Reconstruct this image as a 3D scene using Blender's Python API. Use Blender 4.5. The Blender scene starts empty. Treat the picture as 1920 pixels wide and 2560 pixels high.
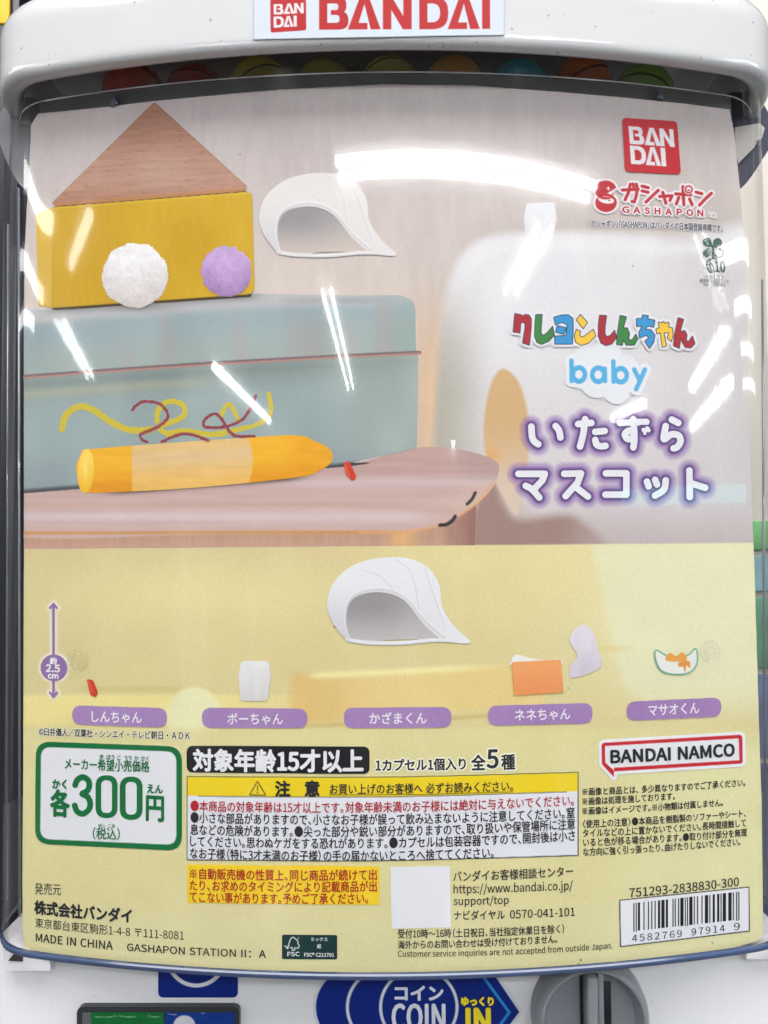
import bpy, bmesh, math, random
import numpy as np
from mathutils import Matrix, Vector

# ------------------------------------------------------------------ camera, world, light
S = bpy.context.scene
COL = S.collection
rng = np.random.default_rng(7)
random.seed(3)

ZC = 1.35                                   # height of the lens above the shop floor
F = 1900.0                                  # focal length in photograph pixels (1920 wide)
CAM = np.array([-.002, -.31, ZC])
TILT, ROLL = math.radians(2.2), math.radians(.45)
FW = np.array([0, math.cos(TILT), math.sin(TILT)])
_u = np.array([0, -math.sin(TILT), math.cos(TILT)]); _r = np.array([1., 0, 0])
RT = _r*math.cos(ROLL) - _u*math.sin(ROLL)
UP = _u*math.cos(ROLL) + _r*math.sin(ROLL)

cd = bpy.data.cameras.new('camera'); cam = bpy.data.objects.new('camera', cd); COL.objects.link(cam)
cd.sensor_fit = 'HORIZONTAL'; cd.sensor_width = 36; cd.lens = 36*F/1920
cd.clip_start = .01; cd.clip_end = 100
M = Matrix.Identity(4)
for i in range(3):
    M[i][0], M[i][1], M[i][2], M[i][3] = RT[i], UP[i], -FW[i], CAM[i]
cam.matrix_world = M
S.camera = cam

w = bpy.data.worlds.new('World'); S.world = w; w.use_nodes = True
nt = w.node_tree; nt.nodes.clear()
def N(tree, t, **kw):
    n = tree.nodes.new(t)
    for k, v in kw.items(): setattr(n, k, v)
    return n
wo = N(nt, 'ShaderNodeOutputWorld'); wb = N(nt, 'ShaderNodeBackground')
tc = N(nt, 'ShaderNodeTexCoord'); mp = N(nt, 'ShaderNodeMapping'); mp.inputs['Scale'].default_value = (13, 13, 3)
ns = N(nt, 'ShaderNodeTexNoise'); ns.inputs['Scale'].default_value = 1.0; ns.inputs['Detail'].default_value = 5
rp = N(nt, 'ShaderNodeValToRGB')
rp.color_ramp.elements[0].position = .36; rp.color_ramp.elements[0].color = (.10, .10, .12, 1)
rp.color_ramp.elements[1].position = .60; rp.color_ramp.elements[1].color = (.55, .55, .54, 1)
e_ = rp.color_ramp.elements.new(.74); e_.color = (2.6, 2.55, 2.45, 1)
nt.links.new(tc.outputs['Generated'], mp.inputs['Vector']); nt.links.new(mp.outputs[0], ns.inputs['Vector'])
nt.links.new(ns.outputs['Fac'], rp.inputs[0]); nt.links.new(rp.outputs[0], wb.inputs[0])
wb.inputs[1].default_value = .40
nt.links.new(wb.outputs[0], wo.inputs[0])

def area(name, loc, rot, sx, sy, power, color=(1, 1, 1)):
    l = bpy.data.lights.new(name, 'AREA'); l.shape = 'RECTANGLE'; l.size = sx; l.size_y = sy
    l.energy = power; l.color = color
    o = bpy.data.objects.new(name, l); COL.objects.link(o); o.location = loc; o.rotation_euler = rot
    return o
area('added_overhead_light', (0, -.78, ZC+1.6), (math.radians(18), 0, 0), 2.4, .8, 37, (1, .985, .965))  # added unseen area light overhead, supplies most of the light

S.view_settings.view_transform = 'Standard'; S.view_settings.look = 'None'
S.view_settings.exposure = .34; S.view_settings.gamma = 1; S.view_settings.use_curve_mapping = False
S.cycles.transparent_max_bounces = 48; S.cycles.max_bounces = 10
S.cycles.caustics_reflective = False; S.cycles.caustics_refractive = False
S.cycles.sample_clamp_indirect = 4

# ------------------------------------------------------------------ helpers
def lin(c):
    c = np.asarray(c, float)/255.
    return np.where(c <= .04045, c/12.92, ((c+.055)/1.055)**2.4)

def px_dir(px, py):
    px = np.asarray(px, float); py = np.asarray(py, float)
    return FW*F + (px-960)[..., None]*RT + (1280-py)[..., None]*UP

def cast(px, py, surf):
    """point of the surface y = surf(x) that the photograph shows at (px, py)"""
    d = px_dir(px, py); d = d/d[..., 1:2]
    t = np.full(d.shape[:-1], .31)
    for _ in range(24):
        t = .5*t + .5*(surf(CAM[0]+d[..., 0]*t) - CAM[1])
    return CAM + d*t[..., None]

POSTER = lambda x: x*x/1.24
CAPF = lambda x: x*x/1.24 - .017
BODY_Y = .024
BODYF = lambda x: 0*x + BODY_Y
LAY = 6e-5

def link(o, parent=None):
    COL.objects.link(o)
    if parent is not None: o.parent = parent
    return o
def empty(name, loc=(0, 0, 0)):
    o = bpy.data.objects.new(name, None); o.empty_display_size = .02; o.location = loc
    return link(o)
def tag(o, label, cat, group=None):
    o['label'] = label; o['category'] = cat
    if group: o['group'] = group
    return o

_mats = {}
def pbr(name, color, rough=.5, spec=.5, metal=0, noise=0, nscale=60, bump=0, coat=0, alpha=1, trans=0):
    if name in _mats: return _mats[name]
    m = bpy.data.materials.new(name); m.use_nodes = True; t = m.node_tree
    b = t.nodes['Principled BSDF']
    c = lin(color)
    b.inputs['Base Color'].default_value = (*c, 1); b.inputs['Roughness'].default_value = rough
    b.inputs['Specular IOR Level'].default_value = spec; b.inputs['Metallic'].default_value = metal
    b.inputs['Coat Weight'].default_value = coat; b.inputs['Coat Roughness'].default_value = .05
    b.inputs['Alpha'].default_value = alpha; b.inputs['Transmission Weight'].default_value = trans
    if noise or bump:
        tx = N(t, 'ShaderNodeTexCoord'); nz = N(t, 'ShaderNodeTexNoise')
        nz.inputs['Scale'].default_value = nscale; nz.inputs['Detail'].default_value = 6
        t.links.new(tx.outputs['Object'], nz.inputs['Vector'])
        if noise:
            mx = N(t, 'ShaderNodeMix', data_type='RGBA')
            mx.inputs[6].default_value = (*np.clip(c*(1-noise), 0, 1), 1); mx.inputs[7].default_value = (*np.clip(c*(1+noise), 0, 1), 1)
            t.links.new(nz.outputs['Fac'], mx.inputs[0]); t.links.new(mx.outputs[2], b.inputs['Base Color'])
        if bump:
            bp = N(t, 'ShaderNodeBump'); bp.inputs['Strength'].default_value = bump; bp.inputs['Distance'].default_value = .001
            t.links.new(nz.outputs['Fac'], bp.inputs['Height']); t.links.new(bp.outputs[0], b.inputs['Normal'])
    if name.startswith('white_abs'):
        n3 = N(t, 'ShaderNodeTexNoise'); n3.inputs['Scale'].default_value = 420; n3.inputs['Detail'].default_value = 1
        r3 = N(t, 'ShaderNodeValToRGB'); r3.color_ramp.elements[0].position = .74; r3.color_ramp.elements[1].position = .79
        m3 = N(t, 'ShaderNodeMix', data_type='RGBA'); m3.inputs[7].default_value = (*c*.55, 1)
        t.links.new(tx.outputs['Object'], n3.inputs['Vector']); t.links.new(n3.outputs['Fac'], r3.inputs[0]); t.links.new(r3.outputs[0], m3.inputs[0])
        t.links.new(mx.outputs[2], m3.inputs[6]); t.links.new(m3.outputs[2], b.inputs['Base Color'])
    _mats[name] = m
    return m
def ink(color):
    color = tuple(int(round(v)) for v in color)
    return pbr('ink_%d_%d_%d' % color, color, .5, .25, noise=.06, nscale=300)

def print_mat(alpha):
    nm = 'printed_ink_cut' if alpha else 'printed_paper'
    if nm in _mats: return _mats[nm]
    m = bpy.data.materials.new(nm); m.use_nodes = True; t = m.node_tree; b = t.nodes['Principled BSDF']
    a = N(t, 'ShaderNodeVertexColor', layer_name='Col')
    t.links.new(a.outputs['Color'], b.inputs['Base Color'])
    if alpha:
        gt = N(t, 'ShaderNodeMath', operation='GREATER_THAN'); gt.inputs[1].default_value = .5
        t.links.new(a.outputs['Alpha'], gt.inputs[0]); t.links.new(gt.outputs[0], b.inputs['Alpha'])
    b.inputs['Roughness'].default_value = .5; b.inputs['Specular IOR Level'].default_value = .25
    _mats[nm] = m
    return m

def np_mesh(name, verts, faces, smooth=True, colors=None):
    me = bpy.data.meshes.new(name)
    verts = np.asarray(verts, np.float32); faces = np.asarray(faces, np.int32)
    k = faces.shape[1]
    me.vertices.add(len(verts)); me.vertices.foreach_set('co', verts.ravel())
    me.loops.add(faces.size); me.loops.foreach_set('vertex_index', faces.ravel())
    me.polygons.add(len(faces))
    me.polygons.foreach_set('loop_start', np.arange(0, faces.size, k, dtype=np.int32))
    me.polygons.foreach_set('loop_total', np.full(len(faces), k, np.int32))
    me.polygons.foreach_set('use_smooth', np.full(len(faces), smooth))
    if colors is not None:
        at = me.color_attributes.new('Col', 'FLOAT_COLOR', 'POINT')
        at.data.foreach_set('color', np.asarray(colors, np.float32).ravel())
    me.update(calc_edges=True); me.validate()
    return me

def mobj(name, verts, faces, mat, parent=None, smooth=False):
    me = bpy.data.meshes.new(name); me.from_pydata([tuple(v) for v in verts], [], faces)
    for p in me.polygons: p.use_smooth = smooth
    me.materials.append(mat); me.update()
    o = bpy.data.objects.new(name, me)
    return link(o, parent)

def bmobj(name, bm, mat, parent=None, smooth=True, angle=None):
    me = bpy.data.meshes.new(name); bmesh.ops.recalc_face_normals(bm, faces=bm.faces); bm.to_mesh(me); bm.free()
    for p in me.polygons: p.use_smooth = smooth
    if angle is not None:
        try: me.set_sharp_from_angle(angle=angle)
        except Exception: pass
    me.materials.append(mat)
    return link(bpy.data.objects.new(name, me), parent)

def rbox(bm, x0, x1, y0, y1, z0, z1, bev=.002, seg=3):
    b2 = bmesh.new(); bmesh.ops.create_cube(b2, size=1)
    for v in b2.verts:
        v.co = Vector(((x0+x1)/2+v.co.x*(x1-x0), (y0+y1)/2+v.co.y*(y1-y0), (z0+z1)/2+v.co.z*(z1-z0)))
    if bev: bmesh.ops.bevel(b2, geom=b2.edges[:], offset=bev, segments=seg, affect='EDGES', profile=.5)
    me = bpy.data.meshes.new('tmp'); b2.to_mesh(me); b2.free(); bm.from_mesh(me); bpy.data.meshes.remove(me)

# -- signed distances in photograph pixels
def sd_poly(X, Y, pts):
    p = np.asarray(pts, float); n = len(p)
    d = np.full(X.shape, 1e18); s = np.ones(X.shape)
    for i in range(n):
        a = p[i]; b = p[i-1]; ex, ey = b[0]-a[0], b[1]-a[1]; wx, wy = X-a[0], Y-a[1]
        t = np.clip((wx*ex+wy*ey)/(ex*ex+ey*ey+1e-12), 0, 1)
        d = np.minimum(d, (wx-ex*t)**2+(wy-ey*t)**2)
        c1 = Y >= a[1]; c2 = Y < b[1]; c3 = ex*wy > ey*wx
        s = np.where((c1 & c2 & c3) | (~c1 & ~c2 & ~c3), -s, s)
    return s*np.sqrt(d)
def sd_line(X, Y, pts):
    d = np.full(X.shape, 1e18)
    p = np.asarray(pts, float)
    for a, b in zip(p[:-1], p[1:]):
        ex, ey = b-a; wx, wy = X-a[0], Y-a[1]
        t = np.clip((wx*ex+wy*ey)/(ex*ex+ey*ey+1e-12), 0, 1)
        d = np.minimum(d, (wx-ex*t)**2+(wy-ey*t)**2)
    return np.sqrt(d)
def sd_ell(X, Y, cx, cy, rx, ry, rot=0):
    c, s = math.cos(rot), math.sin(rot); u = (X-cx)*c+(Y-cy)*s; v = -(X-cx)*s+(Y-cy)*c
    k = np.sqrt((u/rx)**2+(v/ry)**2)
    return (k-1)*min(rx, ry)
def spline(pts, n=8, closed=False):
    p = [np.asarray(q, float) for q in pts]; out = []; m = len(p)
    for i in range(m if closed else m-1):
        p1, p2 = p[i], p[(i+1) % m]
        p0 = p[i-1] if (closed or i > 0) else p1; p3 = p[(i+2) % m] if (closed or i+2 < m) else p2
        for k in range(n):
            t = k/n
            out.append(.5*((2*p1)+(-p0+p2)*t+(2*p0-5*p1+4*p2-p3)*t*t+(-p0+3*p1-3*p2+p3)*t**3))
    if not closed: out.append(p[-1])
    return np.array(out)
def rounded(pts, r, n=6):
    p = [np.asarray(q, float) for q in pts]; out = []; m = len(p)
    rr = r if hasattr(r, '__len__') else [r]*m
    for i in range(m):
        a, b, c = p[i-1], p[i], p[(i+1) % m]
        u = (a-b)/np.linalg.norm(a-b); v = (c-b)/np.linalg.norm(c-b)
        if rr[i] <= 0: out.append(b); continue
        p0, p2 = b+u*rr[i], b+v*rr[i]
        for k in range(n+1):
            t = k/n; out.append((1-t)**2*p0+2*t*(1-t)*b+t*t*p2)
    return np.array(out)
def vnoise(X, Y, sx, sy, seed):
    r = np.random.default_rng(seed).random((64, 64)); x = X/sx; y = Y/sy
    xi = np.floor(x).astype(int); yi = np.floor(y).astype(int); fx = x-xi; fy = y-yi
    fx = fx*fx*(3-2*fx); fy = fy*fy*(3-2*fy)
    g = lambda i, j: r[j % 64, i % 64]
    return (g(xi, yi)*(1-fx)+g(xi+1, yi)*fx)*(1-fy)+(g(xi, yi+1)*(1-fx)+g(xi+1, yi+1)*fx)*fy
def ss(a, b, x):
    t = np.clip((x-a)/(b-a), 0, 1); return t*t*(3-2*t)
def mixc(A, B, t):
    t = np.asarray(t)[..., None]; return np.asarray(A, float)*(1-t)+np.asarray(B, float)*t

class Print:
    """a printed patch: colour per vertex on a fine grid that lies on the sheet"""
    def __init__(s, x0, y0, x1, y1, step=2.0):
        s.xs = np.arange(x0, x1+step, step); s.ys = np.arange(y0, y1+step, step)
        s.X, s.Y = np.meshgrid(s.xs, s.ys); s.rgb = np.zeros(s.X.shape+(3,)); s.a = np.zeros(s.X.shape)
        s.step = step
    def over(s, col, m):
        m = np.clip(m, 0, 1); col = np.broadcast_to(np.asarray(col, float), s.rgb.shape)
        an = m+s.a*(1-m); k = np.where(an > 1e-6, m/np.maximum(an, 1e-6), 1)[..., None]
        s.rgb = np.where(m[..., None] > 0, col*k+s.rgb*(1-k), s.rgb); s.a = an
        return s
    def fill(s, col, sd, grow=0, soft=1.6, op=1):
        return s.over(col, op*np.clip(.5-(sd-grow)/soft, 0, 1))
    def glow(s, col, sd, reach, op=1, p=1.0):
        return s.over(col, op*np.clip(1-np.maximum(sd, 0)/reach, 0, 1)**p)
    def poly(s, col, pts, **k): return s.fill(col, sd_poly(s.X, s.Y, pts), **k)
    def line(s, col, pts, w, **k): return s.fill(col, sd_line(s.X, s.Y, pts), grow=w/2, **k)
    def ell(s, col, *a, **k): return s.fill(col, sd_ell(s.X, s.Y, *a), **k)
    def build(s, name, parent, layer, surf=None, opaque=False, grain=2.0):
        surf = surf or POSTER
        P = cast(s.X, s.Y, surf); P[..., 1] -= layer*LAY
        ny, nx = s.X.shape
        rgb = s.rgb + rng.normal(0, grain, s.X.shape)[..., None]
        # bleed the nearest ink under the transparent rim so that edges keep their colour
        a = s.a; fillc = (rgb*a[..., None]).sum((0, 1))/max(a.sum(), 1e-6)
        rgb = np.where((a < .004)[..., None], _bleed(rgb, a, fillc), rgb)
        col = np.concatenate([lin(np.clip(rgb, 0, 255)), a[..., None]], -1).reshape(-1, 4)
        idx = np.arange(ny*nx).reshape(ny, nx)
        q = np.stack([idx[:-1, :-1], idx[1:, :-1], idx[1:, 1:], idx[:-1, 1:]], -1).reshape(-1, 4)
        am = a.ravel()[q].max(1); q = q[am > .5]
        use = np.zeros(ny*nx, bool); use[q.ravel()] = True
        new = np.cumsum(use)-1
        me = np_mesh(name, P.reshape(-1, 3)[use], new[q], True, col[use])
        me.materials.append(print_mat(not opaque))
        return link(bpy.data.objects.new(name, me), parent)
def _bleed(rgb, a, fillc):
    out = rgb*a[..., None]; wsum = a.copy()
    acc = np.zeros_like(out); ws = np.zeros_like(wsum)
    for dy in (-1, 0, 1):
        for dx in (-1, 0, 1):
            acc += np.roll(np.roll(out, dy, 0), dx, 1); ws += np.roll(np.roll(wsum, dy, 0), dx, 1)
    return np.where((ws > 1e-4)[..., None], acc/np.maximum(ws, 1e-4)[..., None], fillc)

# -- lettering
import os
_tc = bpy.data.curves.new('lettering', 'FONT'); _tc.resolution_u = 3
def _font(fn):                              # Blender's own interface fonts
    try: return bpy.data.fonts.load(os.path.join(bpy.utils.resource_path('LOCAL'), 'datafiles', 'fonts', fn))
    except Exception: return None
F_BASE = _tc.font; F_CJK = _font('Noto Sans CJK Regular.woff2'); F_LAT = F_CJK
_to = bpy.data.objects.new('lettering', _tc); COL.objects.link(_to)
_gl = {}
def _raw(body, font=None):
    _tc.font = font or F_BASE; _tc.body = body
    dg = bpy.context.evaluated_depsgraph_get(); dg.update()
    ev = _to.evaluated_get(dg); me = ev.to_mesh()
    v = np.array([q.co[:2] for q in me.vertices]).reshape(-1, 2); f = [list(p.vertices) for p in me.polygons]
    ev.to_mesh_clear()
    return v, f
if F_LAT: LSC = .73/np.ptp(_raw('H', F_LAT)[0][:, 1])
if F_CJK: CSC = np.ptp(_raw('国')[0][:, 0])/np.ptp(_raw('国', F_CJK)[0][:, 0])
def glyph(ch):
    if ch in _gl: return _gl[ch]
    if ch == ' ': r = (np.zeros((0, 2)), [], .28)
    elif ch == '\u3000': r = (np.zeros((0, 2)), [], 1.)
    else:
        wide_ch = ord(ch) > 0x2000
        v, f = _raw(ch)
        if not wide_ch and F_LAT:
            v, f = _raw(ch, F_LAT); v = v*LSC
        elif ch in '※●・' and F_CJK:
            v, f = _raw(ch, F_CJK); v = v*CSC
        if wide_ch:
            adv = 1.0
            if ch in '、。': adv = .52
            if ch in '）〉」': adv = .55
            if ch in '（〈「': v = v-np.array([.46, 0]); adv = .54
        else:
            base, _ = _raw('HH', F_LAT); wide, _ = _raw('H'+ch+'H', F_LAT)
            adv = (np.ptp(wide[:, 0])-np.ptp(base[:, 0]))*(LSC if F_LAT else 1)
        r = (v, f, adv)
    _gl[ch] = r
    return r
def layout(text, track=0):
    V, Fc, x = [], [], 0
    for ch in text:
        v, f, adv = glyph(ch)
        o = sum(len(a) for a in V)
        V.append(v+np.array([x, 0])); Fc += [[i+o for i in q] for q in f]; x += adv+track
    return np.concatenate(V), Fc
def text(name, body, p0, p1, h, color, parent, layer=3, bold=0, halo=None, surf=None, track=0, slant=0, tight=False):
    """lettering between two base points of the photograph, h pixels tall"""
    surf = surf or POSTER
    v, f = layout(body, track)
    cjk = any(ord(c) > 0x3000 for c in body) and not tight
    y0, y1 = (-.08, .84) if cjk else (v[:, 1].min(), v[:, 1].max())
    x0, x1 = v[:, 0].min(), v[:, 0].max()
    u = (v[:, 0]-x0)/(x1-x0); t = (v[:, 1]-y0)/(y1-y0)
    A = cast(np.array([p0[0], p1[0]]), np.array([p0[1], p1[1]]), surf)
    top = cast(np.array([p0[0], p1[0]]), np.array([p0[1]-h, p1[1]-h]), surf)
    hz = (top[:, 2]-A[:, 2]).mean(); dxp = abs(p1[0]-p0[0]); mpp = (A[1, 0]-A[0, 0])/dxp
    X = A[0, 0]+u*(A[1, 0]-A[0, 0])+slant*t*hz; Z = A[0, 2]+u*(A[1, 2]-A[0, 2])+t*hz
    def strikes(rad, lay, nm, mat, par):
        ofs = [(0, 0)]
        if rad > 0:
            for rr in ([rad] if rad < 2.2 else [rad*.5, rad]):
                k = 8 if rad < 2.2 else 14
                ofs += [(rr*math.cos(2*math.pi*i/k), rr*math.sin(2*math.pi*i/k)) for i in range(k)]
        VV, FF = [], []
        for i, (a, b) in enumerate(ofs):
            x = X+a*mpp; z = Z+b*mpp
            VV.append(np.stack([x, surf(x)-lay*LAY-i*1.2e-6, z], -1))
            FF += [[q+i*len(X) for q in face] for face in f]
        return mobj(nm, np.concatenate(VV), FF, mat, par)
    if halo:
        strikes(halo[1], layer-.6, name+'_outline', ink(halo[0]), parent)
    return strikes(bold, layer, name, ink(color), parent)

# ------------------------------------------------------------------ background neighbours
nb = empty('display_rack', (-.42, .35, 0))
tag(nb, 'black display rack with upright posts at the left behind the capsule machine', 'display rack')
bm = bmesh.new(); rbox(bm, -.22, .20, 0, .02, 0, 2.2, .003)
bmobj('back_panel', bm, pbr('rack_black', (12, 13, 18), .35, noise=.4, nscale=7), nb)
for x, wd, c in ((.10, .012, (34, 36, 46)), (.135, .006, (52, 52, 66)), (.165, .02, (14, 15, 20)), (.19, .005, (70, 68, 80))):
    bm = bmesh.new(); rbox(bm, x-wd/2, x+wd/2, -.02, 0.001, 0, 2.18, .001)
    bmobj('post', bm, pbr('rack_post_%d' % c[0], c, .3, noise=.3, nscale=9), nb)
bm = bmesh.new(); rbox(bm, .082, .099, -.024, -.0205, 1.797, 1.828, .001)
bmobj('yellow_tag', bm, pbr('tag_yellow', (240, 190, 40), .5), nb)
bm = bmesh.new(); rbox(bm, .104, .165, -.03, -.0245, 1.836, 1.872, .001)
bmobj('price_card', bm, pbr('card_white', (238, 238, 240), .5), nb)

nr = empty('neighbouring_cabinet', (.46, .34, 0))
tag(nr, 'pale beige cabinet with coloured side bands at the right behind the capsule machine', 'cabinet')
bm = bmesh.new(); rbox(bm, -.20, .25, 0, .3, 0, 1.9, .006)
bmobj('carcass', bm, pbr('cabinet_beige', (196, 188, 180), .4, noise=.08, nscale=5), nr)
for z0, z1, c in ((.98, 1.16, (70, 76, 108)), (1.165, 1.235, (96, 108, 140)), (1.24, 1.30, (90, 140, 110)), (1.305, 1.335, (122, 160, 168)), (1.34, 1.365, (110, 170, 110)), (.8, .975, (92, 88, 110))):
    bm = bmesh.new(); rbox(bm, -.198, .2, -.004, .001, z0, z1, .001)
    bmobj('colour_band', bm, pbr('band_%d_%d' % (c[0], c[1]), c, .35, noise=.7, nscale=30), nr)

# ------------------------------------------------------------------ capsule machine
mach = empty('capsule_machine', (0, .12, ZC-.42))
tag(mach, 'white capsule toy machine with clear bulged window, red lettered lid and grey dial', 'vending machine')
PI4 = Matrix.Translation(-mach.location)
def local(o):                       # parts are modelled in world metres, then hung on their thing
    o.matrix_parent_inverse = o.parent.matrix_world.inverted() if o.parent else Matrix.Identity(4)
    return o
bpy.context.view_layer.update()
WHITE = pbr('white_abs', (213, 213, 216), .14, .5, noise=.015, nscale=40, bump=.02, coat=.3)
WHITE2 = pbr('white_abs_body', (230, 229, 234), .3, .5, noise=.015, nscale=40, bump=.03)

def plan(H, X0, yo, yb, n=40):
    """plan outline of the bulged front: parabola, rounded corner, side wall back to yb"""
    g0 = X0*X0/1.24; pts = []
    for i in range(9): pts.append((-H, yb+(g0+.045+yo-yb)*i/9))
    for i in range(15):
        t = 1-i/14; pts.append((-(X0+2*t*(1-t)*(H-X0)+t*t*(H-X0)), g0+2*t*(1-t)*(H-X0)*2*X0/1.24+t*t*.045+yo))
    for i in range(1, n): x = -X0+2*X0*i/n; pts.append((x, x*x/1.24+yo))
    return pts+[(-a, b) for a, b in reversed(pts[:24])]
def sweep(name, rings, mat, parent, caps=(True, True), close=True, smooth_angle=math.radians(40)):
    bm = bmesh.new(); R = [[bm.verts.new(p) for p in r] for r in rings]; n = len(R[0])
    for a, b in zip(R[:-1], R[1:]):
        for i in range(n if close else n-1):
            j = (i+1) % n; bm.faces.new((a[i], a[j], b[j], b[i]))
    if caps[0]: bm.faces.new(R[0])
    if caps[1]: bm.faces.new(R[-1])
    return bmobj(name, bm, mat, parent, True, smooth_angle)

# lid: a hollow shell
CZ0, CZS, CZT = ZC+.1966, ZC+.2207, ZC+.2467
P = plan(.1755, .1500, -.017, .20); H = .1755
def inset(pts, dx, dy): return [(x*(1-dx/H), y+(dy if y < .19 else 0)) for x, y in pts]
rings = []
inner = inset(P, .0075, .0062)
for z in (CZT-.012, CZ0+.012, CZ0+.003): rings.append([(x, y, z) for x, y in inner])
for dx, dy, dz in ((.0070, .0058, .0016), (.0062, .0050, .0004), (.0050, .0040, 0), (.0022, .0017, .0002), (.0010, .0007, .0010), (.0003, .0002, .0024), (0, 0, .0042)):
    rings.append([(x*(1-dx/H), y+(dy if y < .19 else 0), CZ0+dz) for x, y in P])
for z in np.linspace(CZ0+.006, CZS, 8): rings.append([(x, y, z) for x, y in P])
for k in range(1, 13):
    a = k/12*math.pi/2; i = .05*(1-math.cos(a))
    rings.append([(x*(1-i/H), y+(.6*i if y < .19 else 0), CZS+(CZT-CZS)*math.sin(a)) for x, y in P])
local(sweep('lid', rings, WHITE, mach))
lid = mach.children[0]

# lower body with rounded upright edges
rings = []
bx = []
for (sx, sy) in ((-1, -1), (1, -1), (1, 1), (-1, 1)):
    for k in range(7):
        a0 = {(-1, -1): math.pi, (1, -1): 1.5*math.pi, (1, 1): 0, (-1, 1): .5*math.pi}[(sx, sy)]
        a = a0+k/6*math.pi/2; r = .006
        cx = sx*(.1712-r)-.0006; cy = (BODY_Y+r if sy < 0 else .215-r)
        bx.append((cx+r*math.cos(a), cy+r*math.sin(a)))
cx0 = sum(p[0] for p in bx)/len(bx); cy0 = sum(p[1] for p in bx)/len(bx)
for z, s in ((ZC-.42, 1), (ZC-.1725, 1), (ZC-.1710, .997)):
    rings.append([(cx0+(x-cx0)*s, cy0+(y-cy0)*s, z) for x, y in bx])
body = local(sweep('lower_body', rings, WHITE2, mach))

# smoked shelf bar behind the sheet's top edge, dark bin and floor
bm = bmesh.new()
pts = [(x, x*x/1.24+.004) for x in np.linspace(-.155, .155, 41)]
for z0, z1, dy in ((ZC+.180, ZC+.1975, 0),):
    fr = [bm.verts.new((x, y, z0)) for x, y in pts]; tp = [bm.verts.new((x, y, z1)) for x, y in pts]
    fb = [bm.verts.new((x, y+.006, z0)) for x, y in pts]; tb = [bm.verts.new((x, y+.006, z1)) for x, y in pts]
    for i in range(40):
        bm.faces.new((fr[i], fr[i+1], tp[i+1], tp[i])); bm.faces.new((tp[i], tp[i+1], tb[i+1], tb[i]))
        bm.faces.new((tb[i], tb[i+1], fb[i+1], fb[i])); bm.faces.new((fb[i], fb[i+1], fr[i+1], fr[i]))
    for L in ((fr[0], tp[0], tb[0], fb[0]), (fr[-1], fb[-1], tb[-1], tp[-1])): bm.faces.new(L)
local(bmobj('shelf_bar', bm, pbr('smoked_bar', (138, 136, 138), .2, .5, noise=.15, nscale=12), mach, True, math.radians(40)))
bm = bmesh.new(); rbox(bm, -.150, .150, .088, .094, ZC-.17, ZC+.226, .002)
rbox(bm, -.150, .150, .030, .086, ZC-.17, ZC+.15, .002)
local(bmobj('capsule_bin', bm, pbr('bin_dark', (46, 44, 52), .4, noise=.2, nscale=9), mach))

# capsule row added under the lid in place of smeared colour reflections
capcol = [(222, 206, 40), (206, 52, 40), (236, 226, 90), (214, 206, 40), (0, 186, 216), (246, 122, 48), (232, 78, 60), (150, 214, 50), (240, 176, 40)]
def capsule(x, y, z, r, c, rot, lab):
    root = empty('toy_capsule', (x, y, z)); tag(root, lab, 'toy capsule', 'capsules added behind the top of the window in place of reflections')
    for nm, sgn, cc in (('upper_shell', 1, c), ('lower_shell', -1, tuple(int(v*.8+30) for v in c))):
        bm = bmesh.new(); bmesh.ops.create_uvsphere(bm, u_segments=28, v_segments=16, radius=r)
        bmesh.ops.bisect_plane(bm, geom=bm.verts[:]+bm.edges[:]+bm.faces[:], plane_co=(0, 0, .0006*sgn), plane_no=(0, 0, sgn), clear_inner=True)
        o = bmobj(nm, bm, pbr('capsule_%d_%d_%d' % cc, cc, .12, .5), root)
    root.rotation_euler = rot
    return root
names = ['olive yellow', 'dark red', 'pale yellow', 'mustard', 'turquoise', 'orange', 'brick red', 'lime green', 'amber']
xs = [-.118, -.088, -.058, -.028, .002, .032, .062, .092, .121]
seq = [6, 1, 0, 3, 2, 8, 4, 5, 7]
for x, k in zip(xs, seq):
    capsule(x, .036+.3*x*x, ZC+.2090+.0015*math.sin(x*90), .0147, capcol[k], (random.uniform(-.9, .3), random.uniform(-.5, .5), 0), names[k]+' toy capsule in the added row above the poster')

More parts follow.
